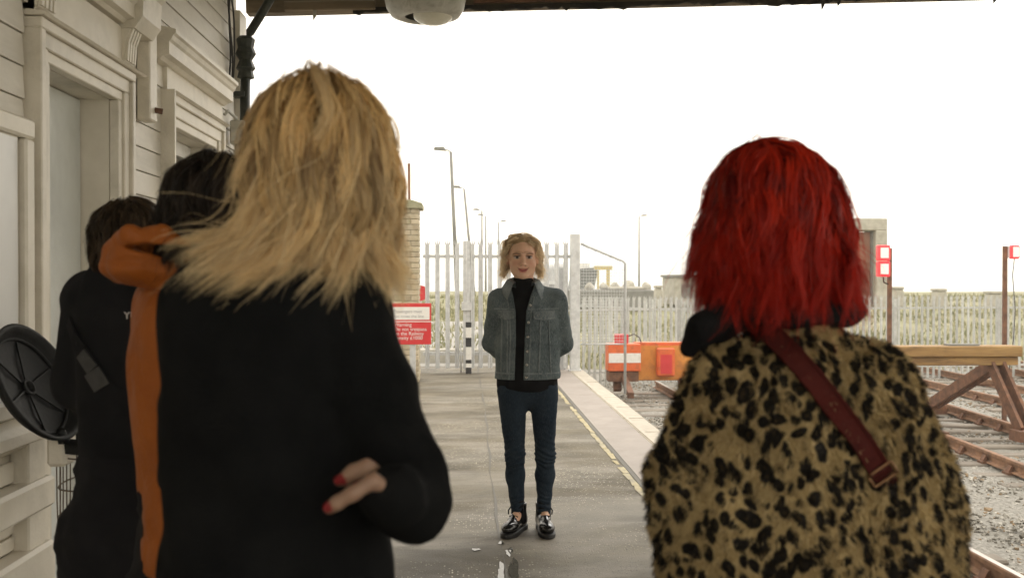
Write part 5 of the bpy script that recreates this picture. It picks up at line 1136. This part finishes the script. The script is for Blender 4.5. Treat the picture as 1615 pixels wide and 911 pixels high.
def stO(p, r, t):
    s = r-HO; out = crown_mix(s, r); out[:, 2] = 0; out = nrmz(out); v = out*(1. if t < .3 else .25)+np.array([-.12, 0, -.5 if t < .25 else -1.]); return nrmz(v)
groom(ora, rt, hullO, .11+.8*np.maximum(0, (rt-HO)[:, 2])+rng.uniform(0, .06, len(rt)), stO, 14, (.0, .012), 40, .005, .0011, .006, 2, ((.012, .009, .007), (.050, .036, .026)), .3, .35, .6, .1, seed=33, frizz=.003)
# ================================================================ person in the black hoodie
YH = 2.32; JH = joints(215, YH, 1.62, (.25, .97, 0), sw=.14); JH['skull'] = at(207, 386, YH); JH['neck'] = at(195, 440, YH); JH['chest'] = at(200, 540, YH)
for k, q in (('shl', (140, 475, .03)), ('shr', (260, 475, -.03)), ('ell', (128, 600, .06)), ('elr', (285, 600, .06)), ('wrl', (190, 668, .29)), ('wrr', (255, 680, .30))): JH[k] = at(q[0], q[1], YH+q[2])
hod = thing('person', (JH['hip'][0], YH, 0), 'short haired person in a black hoodie with a grey cross body strap by the bin', 'person', 'people on the platform')
h1, n1 = hand_sdf(JH['wrl'], (.5, .7, -.3), (0, 0, 1), .6); h2, n2 = hand_sdf(JH['wrr'], (-.3, .7, -.3), (0, 0, 1), .6)
body(hod, JH, ((h1, n1), (h2, n2))); trousers(hod, JH, 'trouser_black', (.10, .075, .06, .058))
for s in 'lr': shoe(hod, JH['an'+s], .25, h=.008)
cfh, lo, hi = PX([((185, 500, 0, 62), (195, 690, 0, 64)), ((230, 500, 0, 65), (232, 690, 0, 65)), ((150, 470, .02, 44), (250, 470, -.02, 46)), ((140, 482, .03, 42), (132, 600, .05, 44)), ((132, 600, .05, 44), (186, 668, .27, 34)), ((258, 482, -.02, 42), (285, 600, .05, 40)), ((285, 600, .05, 40), (258, 680, .28, 34)), ((195, 430, 0, 36), (200, 480, 0, 62)), ((168, 445, -.03, 30), (235, 445, -.05, 32))], YH, .03)
zh2 = float(at(200, 752, YH)[2])
def coat_h(P): return np.maximum(cfh(P)+.006*vnoise(P*np.array([1, 1, .7]), 13, 81)+.003*vnoise(P, 36, 82), zh2-P[:, 2])
lo[2] = zh2-.03; ho = solid('hoodie', coat_h, lo, hi, .009, 'hoodie_black', hod)
pts = [(112, 505), (120, 530), (132, 552), (146, 575), (160, 600), (185, 622), (215, 642), (240, 655)]; Q = hit(coat_h, pts, 1.6); Nn = nrmz(grad(coat_h, Q, .012)); sb = ribbon('cross_body_strap', Q+Nn*.004, Nn, .034, .004, 'trouser_black', hod)
pts = [(133, 556), (142, 570), (150, 582)]; Q = hit(coat_h, pts, 1.6); Nn = nrmz(grad(coat_h, Q, .012)); ribbon('strap_webbing', Q+Nn*.009, Nn, .03, .003, 'webbing', sb)
pts = [(150, 584), (158, 597), (166, 610)]; Q = hit(coat_h, pts, 1.6); Nn = nrmz(grad(coat_h, Q, .012)); ribbon('strap_slider', Q+Nn*.011, Nn, .04, .004, 'webbing', sb)
q = hit(coat_h, [(199, 500)], 1.6)[0]; me = text_mesh('back_print', 'YU', .022, 'sign_white', .0004); o = link('back_print', me, ho, tuple(q+V3(0, -.014, -.003)), (math.pi/2, 0, -.12))
HH = JH['skull']
def hullH(P):
    q = P-HH; return U(.03, ell(q, (0, .0, .016), (.080, .098, .088)), ell(q, (0, -.015, -.04), (.069, .076, .052)))
solid('hair_mass', lambda P: np.maximum(hullH(P)+.003, -(P[:, 2]-HH[2])-.075), HH-.2, HH+.2, .008, 'hair_base', hod, lambda V: np.array((.028, .019, .012))+0*V)
rt = scalp(hullH, HH, .1, 260, lambda P: ((P-HH)[:, 2] > -.055) & ((P-HH)@V3(.25, .97, 0) < .06), 41)
cw_ = HH+V3(0, -.02, .10)
def stH(p, r, t):
    s = r-cw_; s = s/np.linalg.norm(s, axis=1, keepdims=True); v = s*.8+np.array([0.15, 0, -.55]); return nrmz(v)
groom(hod, rt, hullH, rng.uniform(.045, .070, len(rt)), stH, 9, (.0, .006), 30, .0040, .0010, .003, 1.2, ((.030, .020, .012), (.095, .064, .038)), .3, .25, .4, .0, seed=43, frizz=.002)
# ---------------------------------------------------------------- air
if True:
    hm = bpy.data.materials.new('haze_air'); hm.use_nodes = True; hn = hm.node_tree.nodes; hn.remove(hn['Principled BSDF'])
    pv = hn.new('ShaderNodeVolumePrincipled'); pv.inputs['Color'].default_value = (.97, .965, .95, 1); pv.inputs['Density'].default_value = .0012; pv.inputs['Anisotropy'].default_value = .0
    hm.node_tree.links.new(pv.outputs[0], hn['Material Output'].inputs['Volume']); MATS['haze_air'] = hm
    hz_o = MB().box(-1600, 1600, -80, 2600, -4.5, 14).build('haze', 'haze_air'); hz_o['kind'] = 'stuff'; tag(hz_o, 'thin pale sea haze over the whole place', 'haze')
